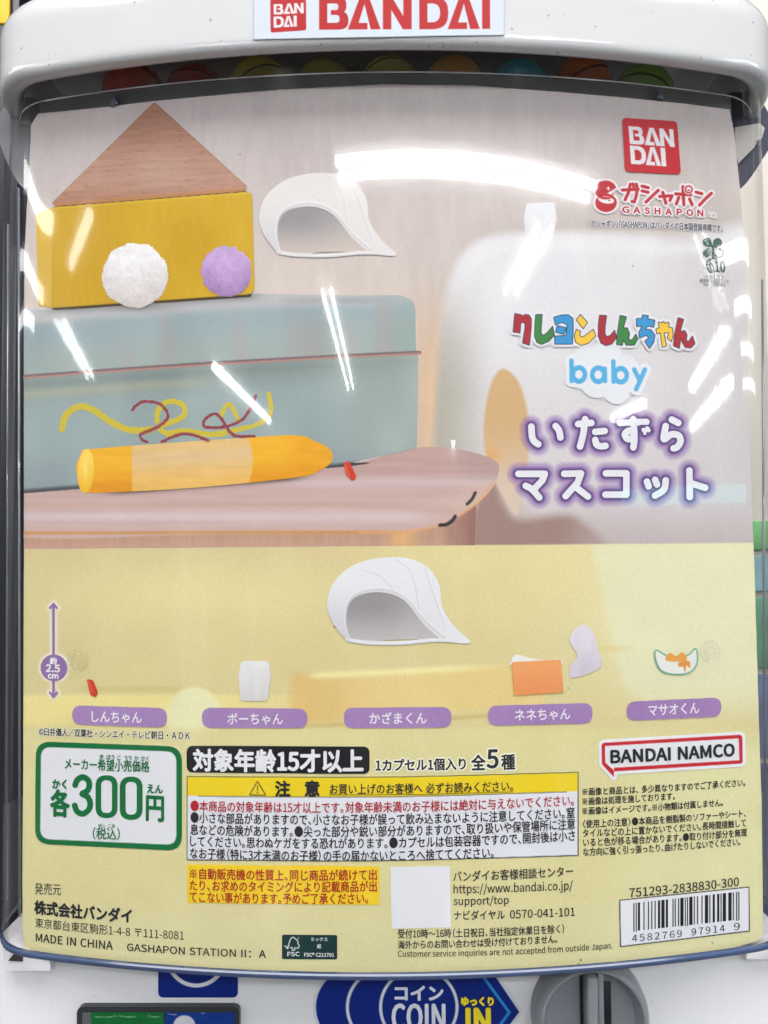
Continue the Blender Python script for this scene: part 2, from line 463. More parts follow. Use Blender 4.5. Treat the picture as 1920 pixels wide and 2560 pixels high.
# clear bulged window, swept from the bottom rim up into the lid
def window_mat(name, tint=(1, 1, 1), flute=True):
    m = bpy.data.materials.new(name); m.use_nodes = True; t = m.node_tree; t.nodes.clear()
    o = N(t, 'ShaderNodeOutputMaterial'); tr = N(t, 'ShaderNodeBsdfTransparent'); gl = N(t, 'ShaderNodeBsdfGlossy'); mx = N(t, 'ShaderNodeMixShader')
    tr.inputs[0].default_value = (*tint, 1); gl.inputs['Roughness'].default_value = .016
    g2 = N(t, 'ShaderNodeBsdfGlossy'); g2.inputs['Roughness'].default_value = .075; gm = N(t, 'ShaderNodeMixShader'); gm.inputs[0].default_value = .42
    t.links.new(gl.outputs[0], gm.inputs[1]); t.links.new(g2.outputs[0], gm.inputs[2])
    lw = N(t, 'ShaderNodeLayerWeight'); lw.inputs['Blend'].default_value = .5
    pw = N(t, 'ShaderNodeMath', operation='POWER'); pw.inputs[1].default_value = 5
    mu = N(t, 'ShaderNodeMath', operation='MULTIPLY_ADD'); mu.inputs[1].default_value = .7; mu.inputs[2].default_value = .045
    t.links.new(lw.outputs['Facing'], pw.inputs[0]); t.links.new(pw.outputs[0], mu.inputs[0])
    t.links.new(mu.outputs[0], mx.inputs[0]); t.links.new(tr.outputs[0], mx.inputs[1]); t.links.new(gm.outputs[0], mx.inputs[2])
    t.links.new(mx.outputs[0], o.inputs[0])
    c = N(t, 'ShaderNodeTexCoord'); mp = N(t, 'ShaderNodeMapping'); mp.inputs['Scale'].default_value = (620, 620, 5)
    nz = N(t, 'ShaderNodeTexNoise'); nz.inputs['Scale'].default_value = 1; nz.inputs['Detail'].default_value = 3
    n2 = N(t, 'ShaderNodeTexNoise'); n2.inputs['Scale'].default_value = 900; n2.inputs['Detail'].default_value = 2
    t.links.new(c.outputs['Object'], mp.inputs[0]); t.links.new(mp.outputs[0], nz.inputs['Vector']); t.links.new(c.outputs['Object'], n2.inputs['Vector'])
    sx = N(t, 'ShaderNodeSeparateXYZ'); t.links.new(c.outputs['Object'], sx.inputs[0])
    ab = N(t, 'ShaderNodeMath', operation='ABSOLUTE'); t.links.new(sx.outputs[0], ab.inputs[0])
    mr = N(t, 'ShaderNodeMapRange'); mr.inputs[1].default_value = .118; mr.inputs[2].default_value = .172; mr.inputs[3].default_value = .004; mr.inputs[4].default_value = .05
    t.links.new(ab.outputs[0], mr.inputs[0])
    m1 = N(t, 'ShaderNodeMath', operation='MULTIPLY'); t.links.new(nz.outputs['Fac'], m1.inputs[0]); t.links.new(mr.outputs[0], m1.inputs[1])
    m2 = N(t, 'ShaderNodeMath', operation='MULTIPLY_ADD'); m2.inputs[1].default_value = .0012
    t.links.new(n2.outputs['Fac'], m2.inputs[0]); t.links.new(m1.outputs[0], m2.inputs[2])
    bp = N(t, 'ShaderNodeBump'); bp.inputs['Strength'].default_value = .35; bp.inputs['Distance'].default_value = .0012
    t.links.new(m2.outputs[0], bp.inputs['Height']); t.links.new(bp.outputs[0], gl.inputs['Normal']); t.links.new(bp.outputs[0], g2.inputs['Normal'])
    return m
CLEAR = window_mat('clear_plastic')
WP = [p for p in plan(.1745, .1490, -.009, .20, 80)]
WZ0, WZT = ZC-.1690, ZC+.2040
rings = []
for k in range(5):
    a = k/4*math.pi/2; i = .0022*(1-math.sin(a))
    rings.append([(x*(1-i/.1745), y+i, WZ0-.0022*math.cos(a)+.0022) for x, y in WP])
for z in np.linspace(WZ0+.006, WZT, 16): rings.append([(x, y, z) for x, y in WP])
win = local(sweep('clear_window', rings, CLEAR, mach, caps=(False, False), close=False, smooth_angle=math.radians(70)))
# bottom rim of the window: the bluish cut edge of the plastic
rim = []
for dz, dy in ((0, -.0002), (.0007, -.0006), (.0017, -.0006), (.0022, 0), (.0019, .002), (0, .002)):
    rim.append([(x, y+dy, WZ0-.0008+dz) for x, y in WP[8:-8]])
rim.append(rim[0])
local(sweep('window_rim', rim, pbr('rim_blue', (70, 86, 122), .12, .7, noise=.5, nscale=14), mach, caps=(False, False), close=False))
for (pxa, pya), (pxb, pyb), r_ in (((47, 470), (49, 2290), .00055), ((20, 560), (16, 2250), .0004), ((1906, 700), (1914, 2240), .0005)):  # thin beads added to draw the bright highlight lines of the plastic lip
    a_, b_ = cast(np.array([pxa, pxb]), np.array([pya, pyb]), lambda x: POSTER(x)-.0005)
    bm = bmesh.new(); d_ = Vector(b_-a_)
    bmesh.ops.create_cone(bm, cap_ends=True, segments=10, radius1=r_, radius2=r_, depth=d_.length, matrix=Matrix.Translation(Vector((a_+b_)/2)) @ d_.to_track_quat('Z', 'Y').to_matrix().to_4x4())
    local(bmobj('edge_highlight_bead', bm, pbr('highlight_bead_grey', (120, 124, 134), .06, .9, noise=.5, nscale=40), mach))
# inner top flange, seen as a thin light line under the lid
fl = []
for dz, dy in ((0, 0), (.0004, -.0003), (.0008, 0), (.0004, .0005)):
    fl.append([(x*.985, y+.004+dy, ZC+.1922+dz) for x, y in WP[14:-14]])
fl.append(fl[0])
local(sweep('top_flange', fl, pbr('flange_clear', (205, 207, 214), .12, .7, metal=.75), mach, caps=(False, False), close=False))

def plate(name, pts, y0, y1, mat, parent, surf=None, bev=0):
    """a solid plate with a photograph outline standing on surface y = surf(x)+y0, thickness back to y1"""
    surf = surf or (lambda x: 0*x)
    p = np.asarray(pts, float); f = lambda x: surf(x)+y0
    A = cast(p[:, 0], p[:, 1], f); B = A.copy(); B[:, 1] += y1-y0
    n = len(A)
    faces = [list(range(n)), list(range(2*n-1, n-1, -1))]+[[i, i+n, (i+1) % n+n, (i+1) % n] for i in range(n)]
    bm = bmesh.new(); V = [bm.verts.new(tuple(q)) for q in np.concatenate([A, B])]
    for q in faces: bm.faces.new([V[i] for i in q])
    bmesh.ops.triangulate(bm, faces=[q for q in bm.faces if len(q.verts) > 4])
    return bmobj(name, bm, mat, parent, False)
CORNER_SHADE = pbr('corner_shade_grey', (120, 118, 124), .15, .5, noise=.25, nscale=14)  # plates coloured dark in place of the lid's shaded underside at the corners
local(plate('corner_bracket', [(1838, 318), (1900, 308), (1912, 320), (1905, 345), (1890, 352), (1888, 366), (1846, 408), (1838, 380)], .012, .014, pbr('bracket_milky', (196, 190, 184), .3, .5), mach, POSTER))
local(plate('corner_shade_plate', spline([(-30, 330), (30, 250), (100, 250), (110, 300), (90, 420), (60, 470), (20, 410), (0, 360)], 6, True), .010, .0115, CORNER_SHADE, mach, POSTER))
local(plate('corner_shade_plate', spline([(1800, 250), (1890, 240), (1935, 330), (1905, 400), (1850, 470), (1830, 400)], 6, True), .015, .0165, pbr('corner_shade_dark', (78, 80, 96), .15, .5, noise=.25, nscale=14), mach, POSTER))
# clear locating fins above the sheet and clear studs that hold it
def fin(px, py, s):
    A = cast(np.array([px, px+s*18, px+s*4]), np.array([py+40, py+34, py]), lambda x: POSTER(x)-.0012)
    vs = [tuple(a) for a in A]+[tuple(a+np.array([0, .006, 0])) for a in A]
    return local(mobj('locating_fin', vs, [(0, 1, 2), (3, 5, 4), (0, 3, 4, 1), (1, 4, 5, 2), (2, 5, 3, 0)], pbr('fin_clear', (92, 98, 118), .08, .7), mach))
fin(276, 224, 1); fin(1660, 208, -1)
STUD = window_mat('stud_plastic')
for px, py, rr in ((197, 1650, .0044), (1772, 1628, .0042)):
    c = cast(np.array([px]), np.array([py]), POSTER)[0]
    bm = bmesh.new()
    for R, r0, h in ((rr, .0005, .0010), (rr*.62, .0004, .0016), (rr*.4, .0003, .002)):
        vs = []
        for i in range(40):
            a = 2*math.pi*i/40
            vs.append([bm.verts.new((c[0]+(R+r0*math.cos(b))*math.cos(a), c[1]-h+r0*math.sin(b), c[2]+(R+r0*math.cos(b))*math.sin(a))) for b in np.linspace(0, 2*math.pi, 9)[:-1]])
        for i in range(40):
            for j in range(8): bm.faces.new((vs[i][j], vs[(i+1) % 40][j], vs[(i+1) % 40][(j+1) % 8], vs[i][(j+1) % 8]))
    local(bmobj('clear_stud', bm, STUD, mach))

# hinge steps at the body's upper corners
for pts, hole in (([(8, 2362), (124, 2380), (126, 2428), (14, 2428), (8, 2410)], [(20, 2402), (44, 2374), (56, 2380), (56, 2404)]),
                  ([(1868, 2376), (1960, 2350), (1960, 2400), (1866, 2398)], None)):
    local(plate('hinge_block', rounded(pts, 5), -.005+BODY_Y, BODY_Y+.004, WHITE2, mach))
    if hole: local(plate('hinge_pocket', hole, -.0056+BODY_Y, BODY_Y-.0045, pbr('pocket_dark', (58, 54, 50), .4, noise=.4, nscale=300), mach))

# --- stickers, display opening and dial on the body
def bprint(*a, **k): return Print(*a, **k)
BLUE = (2, 34, 122)
p = Print(392, 2380, 600, 2498, 1.5)
p.poly(BLUE, rounded([(396, 2330), (595, 2330), (595, 2493), (396, 2493)], 14))
p.fill((222, 222, 232), np.abs(sd_ell(p.X, p.Y, 491, 2392, 71, 71))-5)
p.a *= (p.Y < 2496)
local(p.build('service_sticker', mach, 4, BODYF))

# display opening: dark bezel around two printed cards
local(plate('display_bezel', rounded([(192, 2517), (599, 2517), (599, 2720), (192, 2720)], 18), BODY_Y-.003, BODY_Y-.0002, pbr('bezel_black', (46, 48, 52), .25, .5), mach))
bez = mach.children[-1]
p = Print(206, 2530, 586, 2700, 2)
p.poly((88, 92, 98), [(206, 2531), (228, 2531), (228, 2710), (206, 2710)])
p.poly((12, 98, 44), [(228, 2531), (409, 2531), (409, 2710), (228, 2710)])
p.poly((6, 48, 128), [(413, 2531), (586, 2531), (586, 2710), (413, 2710)])
p.ell((198, 200, 206), 461, 2566, 28, 28)
for a, b in (((236, 2541), (290, 2540)), ((300, 2540), (340, 2541)), ((372, 2540), (400, 2541)), ((420, 2534), (440, 2536)), ((504, 2532), (512, 2531))):
    p.line((206, 222, 214), spline([a, ((a[0]+b[0])/2, a[1]+2), b], 4), 1.6, op=.7)
p.rgb += (vnoise(p.X, p.Y, 30, 6, 4)-.5)[..., None]*10
o = p.build('display_card', bez, 1, lambda x: 0*x+BODY_Y-.00305); local(o)

# coin sticker
p = Print(784, 2430, 1304, 2600, 1.5)
cy = 2517
halo_sd = np.minimum(sd_ell(p.X, p.Y, 889, cy, 99, 99), sd_poly(p.X, p.Y, [(889, cy-99), (1232, cy-88), (1298, 2529), (1232, cy+112), (889, cy+99)]))
arrow = np.minimum(sd_ell(p.X, p.Y, 889, cy, 99, 99), sd_poly(p.X, p.Y, [(889, cy-99), (1228, cy-92), (1298, 2529), (1228, 2622), (889, cy+99)]))
p.fill((214, 214, 224), arrow, grow=8); p.fill(BLUE, arrow)
for cx in (964, 1047): p.fill((218, 219, 230), np.where(p.X < cx+(200 if cx == 1047 else 0), np.abs(sd_ell(p.X, p.Y, cx, cy, 95.5, 95.5))-3.8, 9))
p.line((38, 140, 214), [(1204, 2436), (1273, 2530), (1204, 2624)], 7)
o = p.build('coin_sticker', mach, 4, BODYF); local(o); coin = o
def btext(*a, **k):
    o = text(*a, surf=BODYF, **k); return o
KW = dict(surf=BODYF, parent=coin)
for nm, s, a, b, h, c, bo, ly in (('lettering', 'コイン', (988, 2501), (1107, 2501), 39, (226, 228, 238), 1.8, 6), ('lettering', 'COIN', (981, 2574), (1112, 2574), 65, (226, 228, 238), 2.1, 6),
                          ('lettering', 'IN', (1167, 2578), (1224, 2578), 57, (246, 224, 50), 3.4, 6.5), ('lettering', 'ゆっくり', (1154, 2513), (1233, 2513), 22, (246, 224, 50), 1.6, 6.5)):
    text(nm, s, a, b, h, c, coin, layer=ly, bold=bo, surf=BODYF, halo=((20, 26, 50), bo+1.6) if c[2] < 60 else None)

# dial
dx, dz = cast(np.array([1479.]), np.array([2545.]), lambda x: 0*x+BODY_Y-.006)[0][[0, 2]]
GREY = pbr('dial_grey', (134, 137, 144), .34, .5, noise=.05, nscale=50, bump=.03)
prof = [(.0, -.0040), (.0150, -.0040), (.0186, -.0046), (.0197, -.0062), (.0203, -.0094), (.0211, -.0104), (.0222, -.0104), (.0234, -.0090), (.0242, -.006), (.0246, .0)]
rings = [[(dx+r*math.cos(a), BODY_Y+y, dz+r*math.sin(a)) for a in np.linspace(0, 2*math.pi, 97)[:-1]] for r, y in prof[1:]]
dial = local(sweep('dial', rings, GREY, mach, caps=(True, False)))
bm = bmesh.new()
x0 = cast(np.array([1466., 1494., 1512., 1538.]), np.array([2545.]*4), lambda x: 0*x+BODY_Y-.01)[:, 0]
zt = cast(np.array([1480.]), np.array([2437.]), lambda x: 0*x+BODY_Y-.01)[0, 2]
rbox(bm, x0[0], x0[1], BODY_Y-.0125, BODY_Y-.004, 2*dz-zt, zt, .0012)
rbox(bm, x0[1]+.0006, x0[1]+.0030, BODY_Y-.0095, BODY_Y-.004, 2*dz-zt, zt+.001, .0005)
local(bmobj('grip', bm, GREY, dial))
zs = cast(np.array([1525.]), np.array([2455.]), lambda x: 0*x+BODY_Y-.005)[0, 2]
bm = bmesh.new(); rbox(bm, x0[2], x0[3], BODY_Y-.0047, BODY_Y-.0042, 2*dz-zs, zs, .0001, 1)
local(bmobj('coin_slot', bm, pbr('slot_black', (14, 14, 17), .5), dial))
bm = bmesh.new(); rbox(bm, (x0[0]-.0012), x0[0]-.0001, BODY_Y-.0046, BODY_Y-.0041, 2*dz-zt, zt+.0008, .0001, 1)
local(bmobj('grip_groove', bm, pbr('slot_black', (14, 14, 17), .5), dial))

# --- maker's plate on the lid
def bandai(Pt, quad, word, col, op_soft=1.3):
    (tl, tr, bl) = [np.asarray(q, float) for q in quad]
    ux = tr-tl; uy = tl-bl
    spans = {'BANDAI': [('B', 0, .171), ('A', .168, .360), ('N', .373, .541), ('D', .586, .755), ('A', .752, .940), ('I', .953, 1)],
             'BAN': [('B', 0, .33), ('A', .33, .70), ('N', .685, 1)], 'DAI': [('D', 0, .44), ('A', .42, .86), ('I', .865, 1)]}[word]
    X, Y = Pt.X, Pt.Y
    # inverse affine: p = bl + a*ux + b*uy
    det = ux[0]*uy[1]-ux[1]*uy[0]
    rx, ry = X-bl[0], Y-bl[1]
    a = (rx*uy[1]-ry*uy[0])/det; b = (ux[0]*ry-ux[1]*rx)/det
    L = np.linalg.norm(ux); Hh = np.linalg.norm(uy)
    tot = np.full(X.shape, 1e9)
    for ch, u0, u1 in spans:
        wd = (u1-u0)*L; x = (a-u0)*L; y = b*Hh; k = Hh
        R = lambda pts: sd_poly(x, y, [(q[0]*wd, q[1]*k) for q in pts])
        RR = lambda pts, r: sd_poly(x, y, rounded([(q[0]*wd, q[1]*k) for q in pts], [v*k for v in r]))
        if ch == 'B':
            s = np.minimum(RR([(0, 0), (1, 0), (1, .56), (0, .56)], [0, .27, .27, 0]), RR([(0, .5), (.93, .5), (.93, 1), (0, 1)], [0, .22, .24, 0]))
            c = np.minimum(RR([(.28, .21), (.70, .21), (.70, .45), (.28, .45)], [0, .11, .11, 0]), RR([(.28, .60), (.66, .60), (.66, .80), (.28, .80)], [0, .09, .09, 0]))
            c = np.minimum(c, R([(.28, .3), (.40, .3), (.40, .7), (.28, .7)])); s = np.maximum(s, -c)
        elif ch == 'A':
            s = R([(0, 0), (1, 0), (.64, 1), (.37, 1)])
            s = np.maximum(s, -R([(.60, -.01), (.70, -.01), (.505, .78), (.325, .20), (.60, .20)]))
        elif ch == 'N':
            s = R([(0, 0), (1, 0), (1, 1), (0, 1)])
            s = np.maximum(s, -R([(.29, -.02), (.71, -.02), (.29, .60)])); s = np.maximum(s, -R([(.71, 1.02), (.29, 1.02), (.71, .40)]))
        elif ch == 'D':
            s = RR([(0, 0), (1, 0), (1, 1), (0, 1)], [0, .46, .46, 0]); s = np.maximum(s, -RR([(.28, .21), (.72, .21), (.72, .79), (.28, .79)], [0, .27, .27, 0]))
        else: s = R([(0, 0), (1, 0), (1, 1), (0, 1)])
        tot = np.minimum(tot, s)
    Pt.fill(col, tot, soft=op_soft)
RED = (176, 20, 26)
p = Print(630, -40, 1266, 104, 1.5)
edge = sd_poly(p.X, p.Y, [(634, -60), (1261, -60), (1260, 88), (1100, 90), (950, 93), (800, 95.5), (634, 99)])
p.fill((164, 170, 182), edge, grow=1); p.fill((203, 210, 221), edge, grow=-.6)
sq = rounded([(676, 0), (765, -1), (766, 77), (677, 83)], 6)
p.poly(RED, sq)
bandai(p, ((684, 12), (759, 8), (684.5, 38)), 'BAN', (218, 215, 219)); bandai(p, ((684, 43), (742, 40), (684.5, 70.5)), 'DAI', (218, 215, 219))
bandai(p, ((798, -6), (1225, -8), (798, 75.5)), 'BANDAI', RED)
p.a *= (p.Y > -36)
o = p.build('brand_plate', lid, 5, CAPF, grain=1.2); local(o)

# ------------------------------------------------------------------ the poster
ZB = lambda L: [(960+x*.5787, 900+y*.5787) for x, y in L]
st = [[(636, 288), (640, 335), (652, 355), (666, 364)], [(741, 286), (755, 305), (761, 335)], [(838, 277), (895, 272)], [(868, 256), (860, 320), (846, 374)], [(912, 311), (952, 307)], [(912, 346), (918, 366), (936, 373), (956, 371)],
      [(1018, 272), (1132, 268)], [(1076, 256), (1080, 320), (1080, 350), (1076, 378)], [(1078, 312), (1056, 306), (1040, 322), (1052, 342), (1074, 336)], [(1120, 302), (1126, 310)], [(1136, 296), (1142, 304)],
      [(1242, 258), (1270, 272)], [(1216, 286), (1208, 342), (1240, 322), (1270, 326), (1280, 350), (1266, 376), (1250, 382)],
      [(580, 492), (694, 492), (684, 520), (650, 556)], [(612, 544), (640, 560), (670, 594)], [(778, 492), (850, 490), (836, 530), (784, 588)], [(826, 548), (880, 590)], [(958, 490), (1046, 490), (1046, 582), (956, 582)],
      [(1135, 526), (1142, 546)], [(1170, 518), (1178, 538)], [(1216, 520), (1208, 560), (1170, 586)], [(1318, 478), (1320, 592)], [(1322, 532), (1386, 552)]]
def kana_sd(X, Y):
    d = np.min([sd_line(X, Y, spline(ZB(l), 5)) if len(l) > 2 and l[0] not in ((580, 492), (778, 492), (958, 490)) else sd_line(X, Y, ZB(l)) for l in st], 0)
    d = d-8.3+np.where(((X > 1600) & (X < 1630) & (Y < 1086) & (Y > 1062)), 3, 0)
    return d
def arrow_sd(X, Y):
    return np.min([sd_line(X, Y, [(134, 1510), (134, 1738)])-3, sd_line(X, Y, [(125, 1520), (134, 1509), (143, 1520)])-2.6, sd_line(X, Y, [(125, 1731), (134, 1742), (143, 1731)])-2.6, sd_ell(X, Y, 135, 1669, 33, 33)], 0)
pos = empty('poster', (0, 0, ZC-.17))
tag(pos, 'printed paper poster behind the clear window with toy house above a yellow price panel', 'poster')
bpy.context.view_layer.update()
outline = [(78, 312), (95, 284), (200, 274), (278, 266), (370, 254), (520, 240), (700, 224), (960, 211), (1180, 214), (1400, 230), (1560, 244), (1700, 258), (1824, 274),
           (1836, 333), (1849, 465), (1859, 594), (1868, 760), (1874, 1062), (1879, 1250), (1886, 1420), (1893, 1657), (1899, 1860), (1904, 2000), (1907, 2240), (1908, 2332), (1896, 2352),
           (1800, 2378), (1620, 2404), (1300, 2430), (960, 2440), (500, 2424), (200, 2402), (62, 2374), (57, 2330), (56, 2200), (58, 1900), (60, 1372), (60, 1000), (61, 640), (66, 540), (74, 400)]
p = Print(52, 204, 1914, 2444, 2.6)
X, Y = p.X, p.Y
SPL = 1372-15*(X-60)/1830                       # line where the photograph print meets the yellow panel
# upper picture: pale wall, out of focus
c = mixc((196, 184, 184), (204, 192, 188), ss(250, 640, Y))
c = mixc(c, (214, 199, 190), ss(480, 900, Y)*ss(1250, 880, X))
c = mixc(c, (208, 184, 164), ss(640, 900, Y)*np.exp(-((X-1075)/80)**2))
c = mixc(c, (228, 186, 140), .55*np.exp(-((X-1075)/26)**2-((Y-1010)/170)**2))
c = c+((vnoise(X, Y, 60, 210, 1)-.5)*8+(vnoise(X, Y, 13, 70, 9)-.5)*7)[..., None]
# big white rounded toy, strongly blurred
toy = spline([(1092, 1150), (1096, 900), (1112, 740), (1150, 640), (1215, 592), (1330, 578), (1520, 580), (1700, 590), (1960, 600), (1960, 1330), (1480, 1340), (1360, 1290), (1290, 1250), (1200, 1180)], 8, True)
ts = sd_poly(X, Y, toy)
tc_ = mixc((224, 221, 225), (209, 201, 203), ss(760, 1330, Y))
tc_ = mixc(tc_, (180, 174, 162), ss(1250, 1100, X)*ss(600, 1000, Y))
tc_ = mixc(tc_, (206, 199, 201), ss(1500, 1880, X))
tc_ = tc_+((vnoise(X, Y, 90, 120, 5)-.5)*6)[..., None]
c = mixc(c, (190, 178, 172), .5*ss(90, 0, ts)*ss(760, 640, Y)*ss(1080, 1180, X)); c = mixc(c, tc_, ss(15, -17, ts)); c = mixc(c, (232, 229, 232), .6*np.exp(-((ts+34)/18)**2)*ss(760, 640, Y))
# floor below the toy
dk = spline([(1228, 1170), (1190, 1250), (1186, 1372), (1500, 1372), (1452, 1300), (1400, 1285), (1300, 1296), (1262, 1260)], 8, True)
c = mixc(c, (158, 128, 120), .95*ss(16, -20, sd_poly(X, Y, dk)))
c = mixc(c, (186, 168, 168), .6*ss(1230, 1372, Y)*ss(1380, 1500, X))
# tan wheel
ws = sd_poly(X, Y, spline([(1262, 922), (1300, 960), (1322, 1050), (1322, 1160), (1306, 1250), (1288, 1288), (1255, 1240), (1222, 1170), (1208, 1090), (1216, 1000), (1236, 940)], 8, True))
wc = mixc((208, 170, 124), (218, 196, 178), ss(1040, 1250, Y)); wc = mixc(wc, (222, 170, 112), np.exp(-((X-1228)/22)**2-((Y-1138)/26)**2))
c = mixc(c, wc, ss(5, -7, ws))
# lower panel: soft yellow with ghosted props
y = mixc((216, 198, 150), (220, 206, 152), ss(1372, 1700, Y)); y = mixc(y, (234, 228, 182), ss(1150, 1750, X)*ss(1900, 1500, Y))
y = mixc(y, (236, 222, 160), ss(700, 1100, X)*ss(1700, 1400, Y)*.5)
y = mixc(y, (242, 234, 170), .5*np.exp(-((X-520)/420)**2-((Y-1480)/90)**2))
fr = ss(1730, 1744, Y)*ss(1835, 1800, Y); y = mixc(y, (238, 222, 150), fr*ss(900, 500, X))
y = mixc(y, (208, 190, 120), .55*np.exp(-((Y-1722)/7)**2)*ss(560, 420, X)*ss(180, 230, X))
g = sd_poly(X, Y, spline([(728, 1690), (770, 1684), (860, 1690), (1120, 1672), (1348, 1660), (1352, 1760), (1120, 1784), (860, 1806), (775, 1812), (728, 1808)], 6, True))
y = mixc(y, mixc((226, 180, 106), (238, 206, 130), ss(770, 1000, X)), .6*ss(15, -18, g))
y = mixc(y, (246, 236, 176), .8*np.exp(-((Y-(1690-.05*(X-770)))/9)**2)*ss(760, 800, X)*ss(1300, 1100, X))
y = mixc(y, (200, 166, 100), .5*np.exp(-((Y-(1816-.06*(X-780)))/6)**2)*ss(590, 800, X)*ss(1500, 1200, X))
y = mixc(y, (234, 230, 182), ss(6, -8, sd_ell(X, Y, 486, 1792, 70, 76)))
pl = sd_poly(X, Y, [(1480, 1362), (1960, 1350), (1960, 1900), (1640, 1780), (1560, 1720), (1530, 1600)])
y = mixc(y, (231, 230, 196), .7*ss(14, -14, pl)*ss(1830, 1700, Y))
y = mixc(y, (222, 200, 130), .5*np.exp(-((Y-(1622-.02*(X-1480)))/8)**2)*ss(1470, 1500, X)*ss(1600, 1540, X))
y = mixc(y, (224, 214, 158), ss(1808, 1836, Y))
y = mixc(y, (222, 214, 164), ss(2150, 2400, Y)); y = mixc(y, (230, 226, 178), ss(1300, 1850, X)*ss(1830, 1900, Y)*.7)
y = y+((vnoise(X, Y, 90, 70, 21)-.5)*5)[..., None]
p.over(mixc(c, y, ss(-1.5, 1.5, Y-SPL)), np.ones(X.shape))
sub = (slice(int((1000-204)/2.6), int((1290-204)/2.6)), slice(int((1240-52)/2.6), int((1830-52)/2.6)))
d = kana_sd(X[sub], Y[sub])
p.rgb[sub] = mixc(p.rgb[sub], (138, 104, 170), np.clip(1-(d-2)/21, 0, 1)**.85*.95); p.rgb[sub] = mixc(p.rgb[sub], (70, 46, 108), .85*np.clip(1-d/9, 0, 1))
d = arrow_sd(X, Y); p.over((240, 236, 228), .9*np.clip(1-np.maximum(d-1, 0)/9, 0, 1))
for qx, qy, qr in ((836, 1568, 2.4), (1452, 2400, 3), (1446, 2410, 2.2), (600, 386, 2.2), (1582, 665, 2), (1421, 1720, 2), (405, 818, 2), (1781, 2357, 2.2)):
    p.rgb = mixc(p.rgb, (84, 78, 60), .75*np.clip(1.4-np.hypot(X-qx, Y-qy)/qr, 0, 1))
p.a = np.clip(.5-sd_poly(X, Y, outline)/2.6, 0, 1)
sheet = local(p.build('paper_sheet', pos, 0, opaque=False, grain=2.4))

def part(o, parent=pos): return local(o)
# --- objects of the printed picture
# tabletop
p = Print(58, 1100, 1262, 1376, 2.2); X, Y = p.X, p.Y; SPL = 1372-15*(X-60)/1830
lip = spline([(40, 1232), (300, 1212), (830, 1166), (1000, 1128), (1064, 1118), (1150, 1124), (1236, 1150), (1246, 1185), (1226, 1226), (1180, 1268), (1120, 1304), (1040, 1326), (900, 1330), (500, 1336), (40, 1340)], 8, True)
c = mixc((192, 158, 152), (202, 172, 166), ss(1180, 1250, Y)); c = mixc(c, (214, 196, 202), .8*np.exp(-((Y-(1292+.00005*(X-700)**2*0))/13)**2)*ss(1120, 1000, X))
c = mixc(c, (196, 162, 150), .6*np.exp(-((Y-1262)/9)**2)*ss(1150, 900, X)); c = mixc(c, (216, 200, 206), .6*np.exp(-((Y-1205)/14)**2)*ss(500, 800, X))
c = mixc(c, (176, 150, 146), .7*ss(1120, 1180, X)*ss(1220, 1150, Y)); c = mixc(c, (218, 184, 164), .5*ss(1100, 1200, X)*ss(1190, 1240, Y))
c = c+((vnoise(X, Y, 160, 9, 31)-.5)*9)[..., None]
leg = mixc((192, 152, 128), (200, 158, 142), ss(1345, 1372, Y)); leg = mixc(leg, (222, 172, 118), .9*ss(950, 1000, X)*ss(1060, 1010, X)); leg = mixc(leg, (152, 112, 104), ss(1080, 1190, X))
leg = leg+((vnoise(X, Y, 6, 120, 41)-.5)*8)[..., None]
p.over(leg, np.clip(.5-(np.maximum(np.maximum(sd_poly(X, Y, [(40, 1330), (1000, 1316), (1100, 1300), (1190, 1250), (1186, 1400), (40, 1400)]), Y-SPL), -(X-60)))/2, 0, 1))
sdl = np.maximum(sd_poly(X, Y, lip), 60-X)
p.over(c, np.clip(.5-sdl/3, 0, 1))
p.over((96, 78, 70), .75*np.exp(-((Y-(1236-.078*(X-226)))/7)**2)*ss(230, 330, X)*ss(800, 700, X))
p.over((206, 144, 74), .9*np.exp(-((Y-(1333-.004*(X-60)))/3.6)**2)*ss(1040, 900, X)*(X > 60))
p.line((222, 166, 112), spline([(900, 1331), (1010, 1329), (1090, 1316), (1150, 1288), (1200, 1250), (1234, 1206)], 8), 6, soft=5, op=.8)
p.line((40, 46, 54), spline([(1100, 1313), (1116, 1311), (1130, 1302), (1138, 1291)], 6), 9)
p.line((48, 50, 56), spline([(1168, 1260), (1180, 1248), (1188, 1232)], 6), 8)
p.over((244, 242, 248), .9*np.exp(-((X-1133)/8)**2-((Y-1096)/34)**2))  # white glint of a window reflection painted into the print
part(p.build('printed_table', pos, 1))
# tin box
p = Print(58, 720, 1068, 1236, 2.2); X, Y = p.X, p.Y
bodyp = [(40, 948), (520, 906), (850, 892), (1046, 888), (1042, 1120), (1000, 1130), (830, 1166), (300, 1212), (40, 1234)]
rimY = 943-.0792*(X-60)+.000018*(X-60)**2
c = mixc((140, 152, 150), (152, 168, 168), ss(18, 90, Y-rimY)); c = mixc(c, (182, 176, 150), .5*np.exp(-((Y-rimY-44)/13)**2)*ss(620, 400, X)); c = mixc(c, (128, 142, 140), .5*np.exp(-((Y-rimY-20)/10)**2))
c = mixc(c, (166, 176, 168), ss(700, 1000, X)*.5); c = mixc(c, (142, 152, 158), .5*ss(1090, 1180, Y))
c = c+((vnoise(X, Y, 70, 160, 51)-.5)*14)[..., None]
p.over(c, np.clip(.5-np.maximum(sd_poly(X, Y, rounded(bodyp, [0, 0, 0, 6, 10, 8, 0, 0, 0])), 60-X)/2.5, 0, 1))
lidp = rounded([(40, 806), (300, 782), (620, 742), (1000, 738), (1038, 752), (1040, 884), (850, 890), (510, 904), (40, 948)], [0, 0, 0, 20, 22, 6, 0, 0, 0])
topY = 802-.07*(X-60); topY = np.where(X > 640, 761-.012*(X-640), topY)
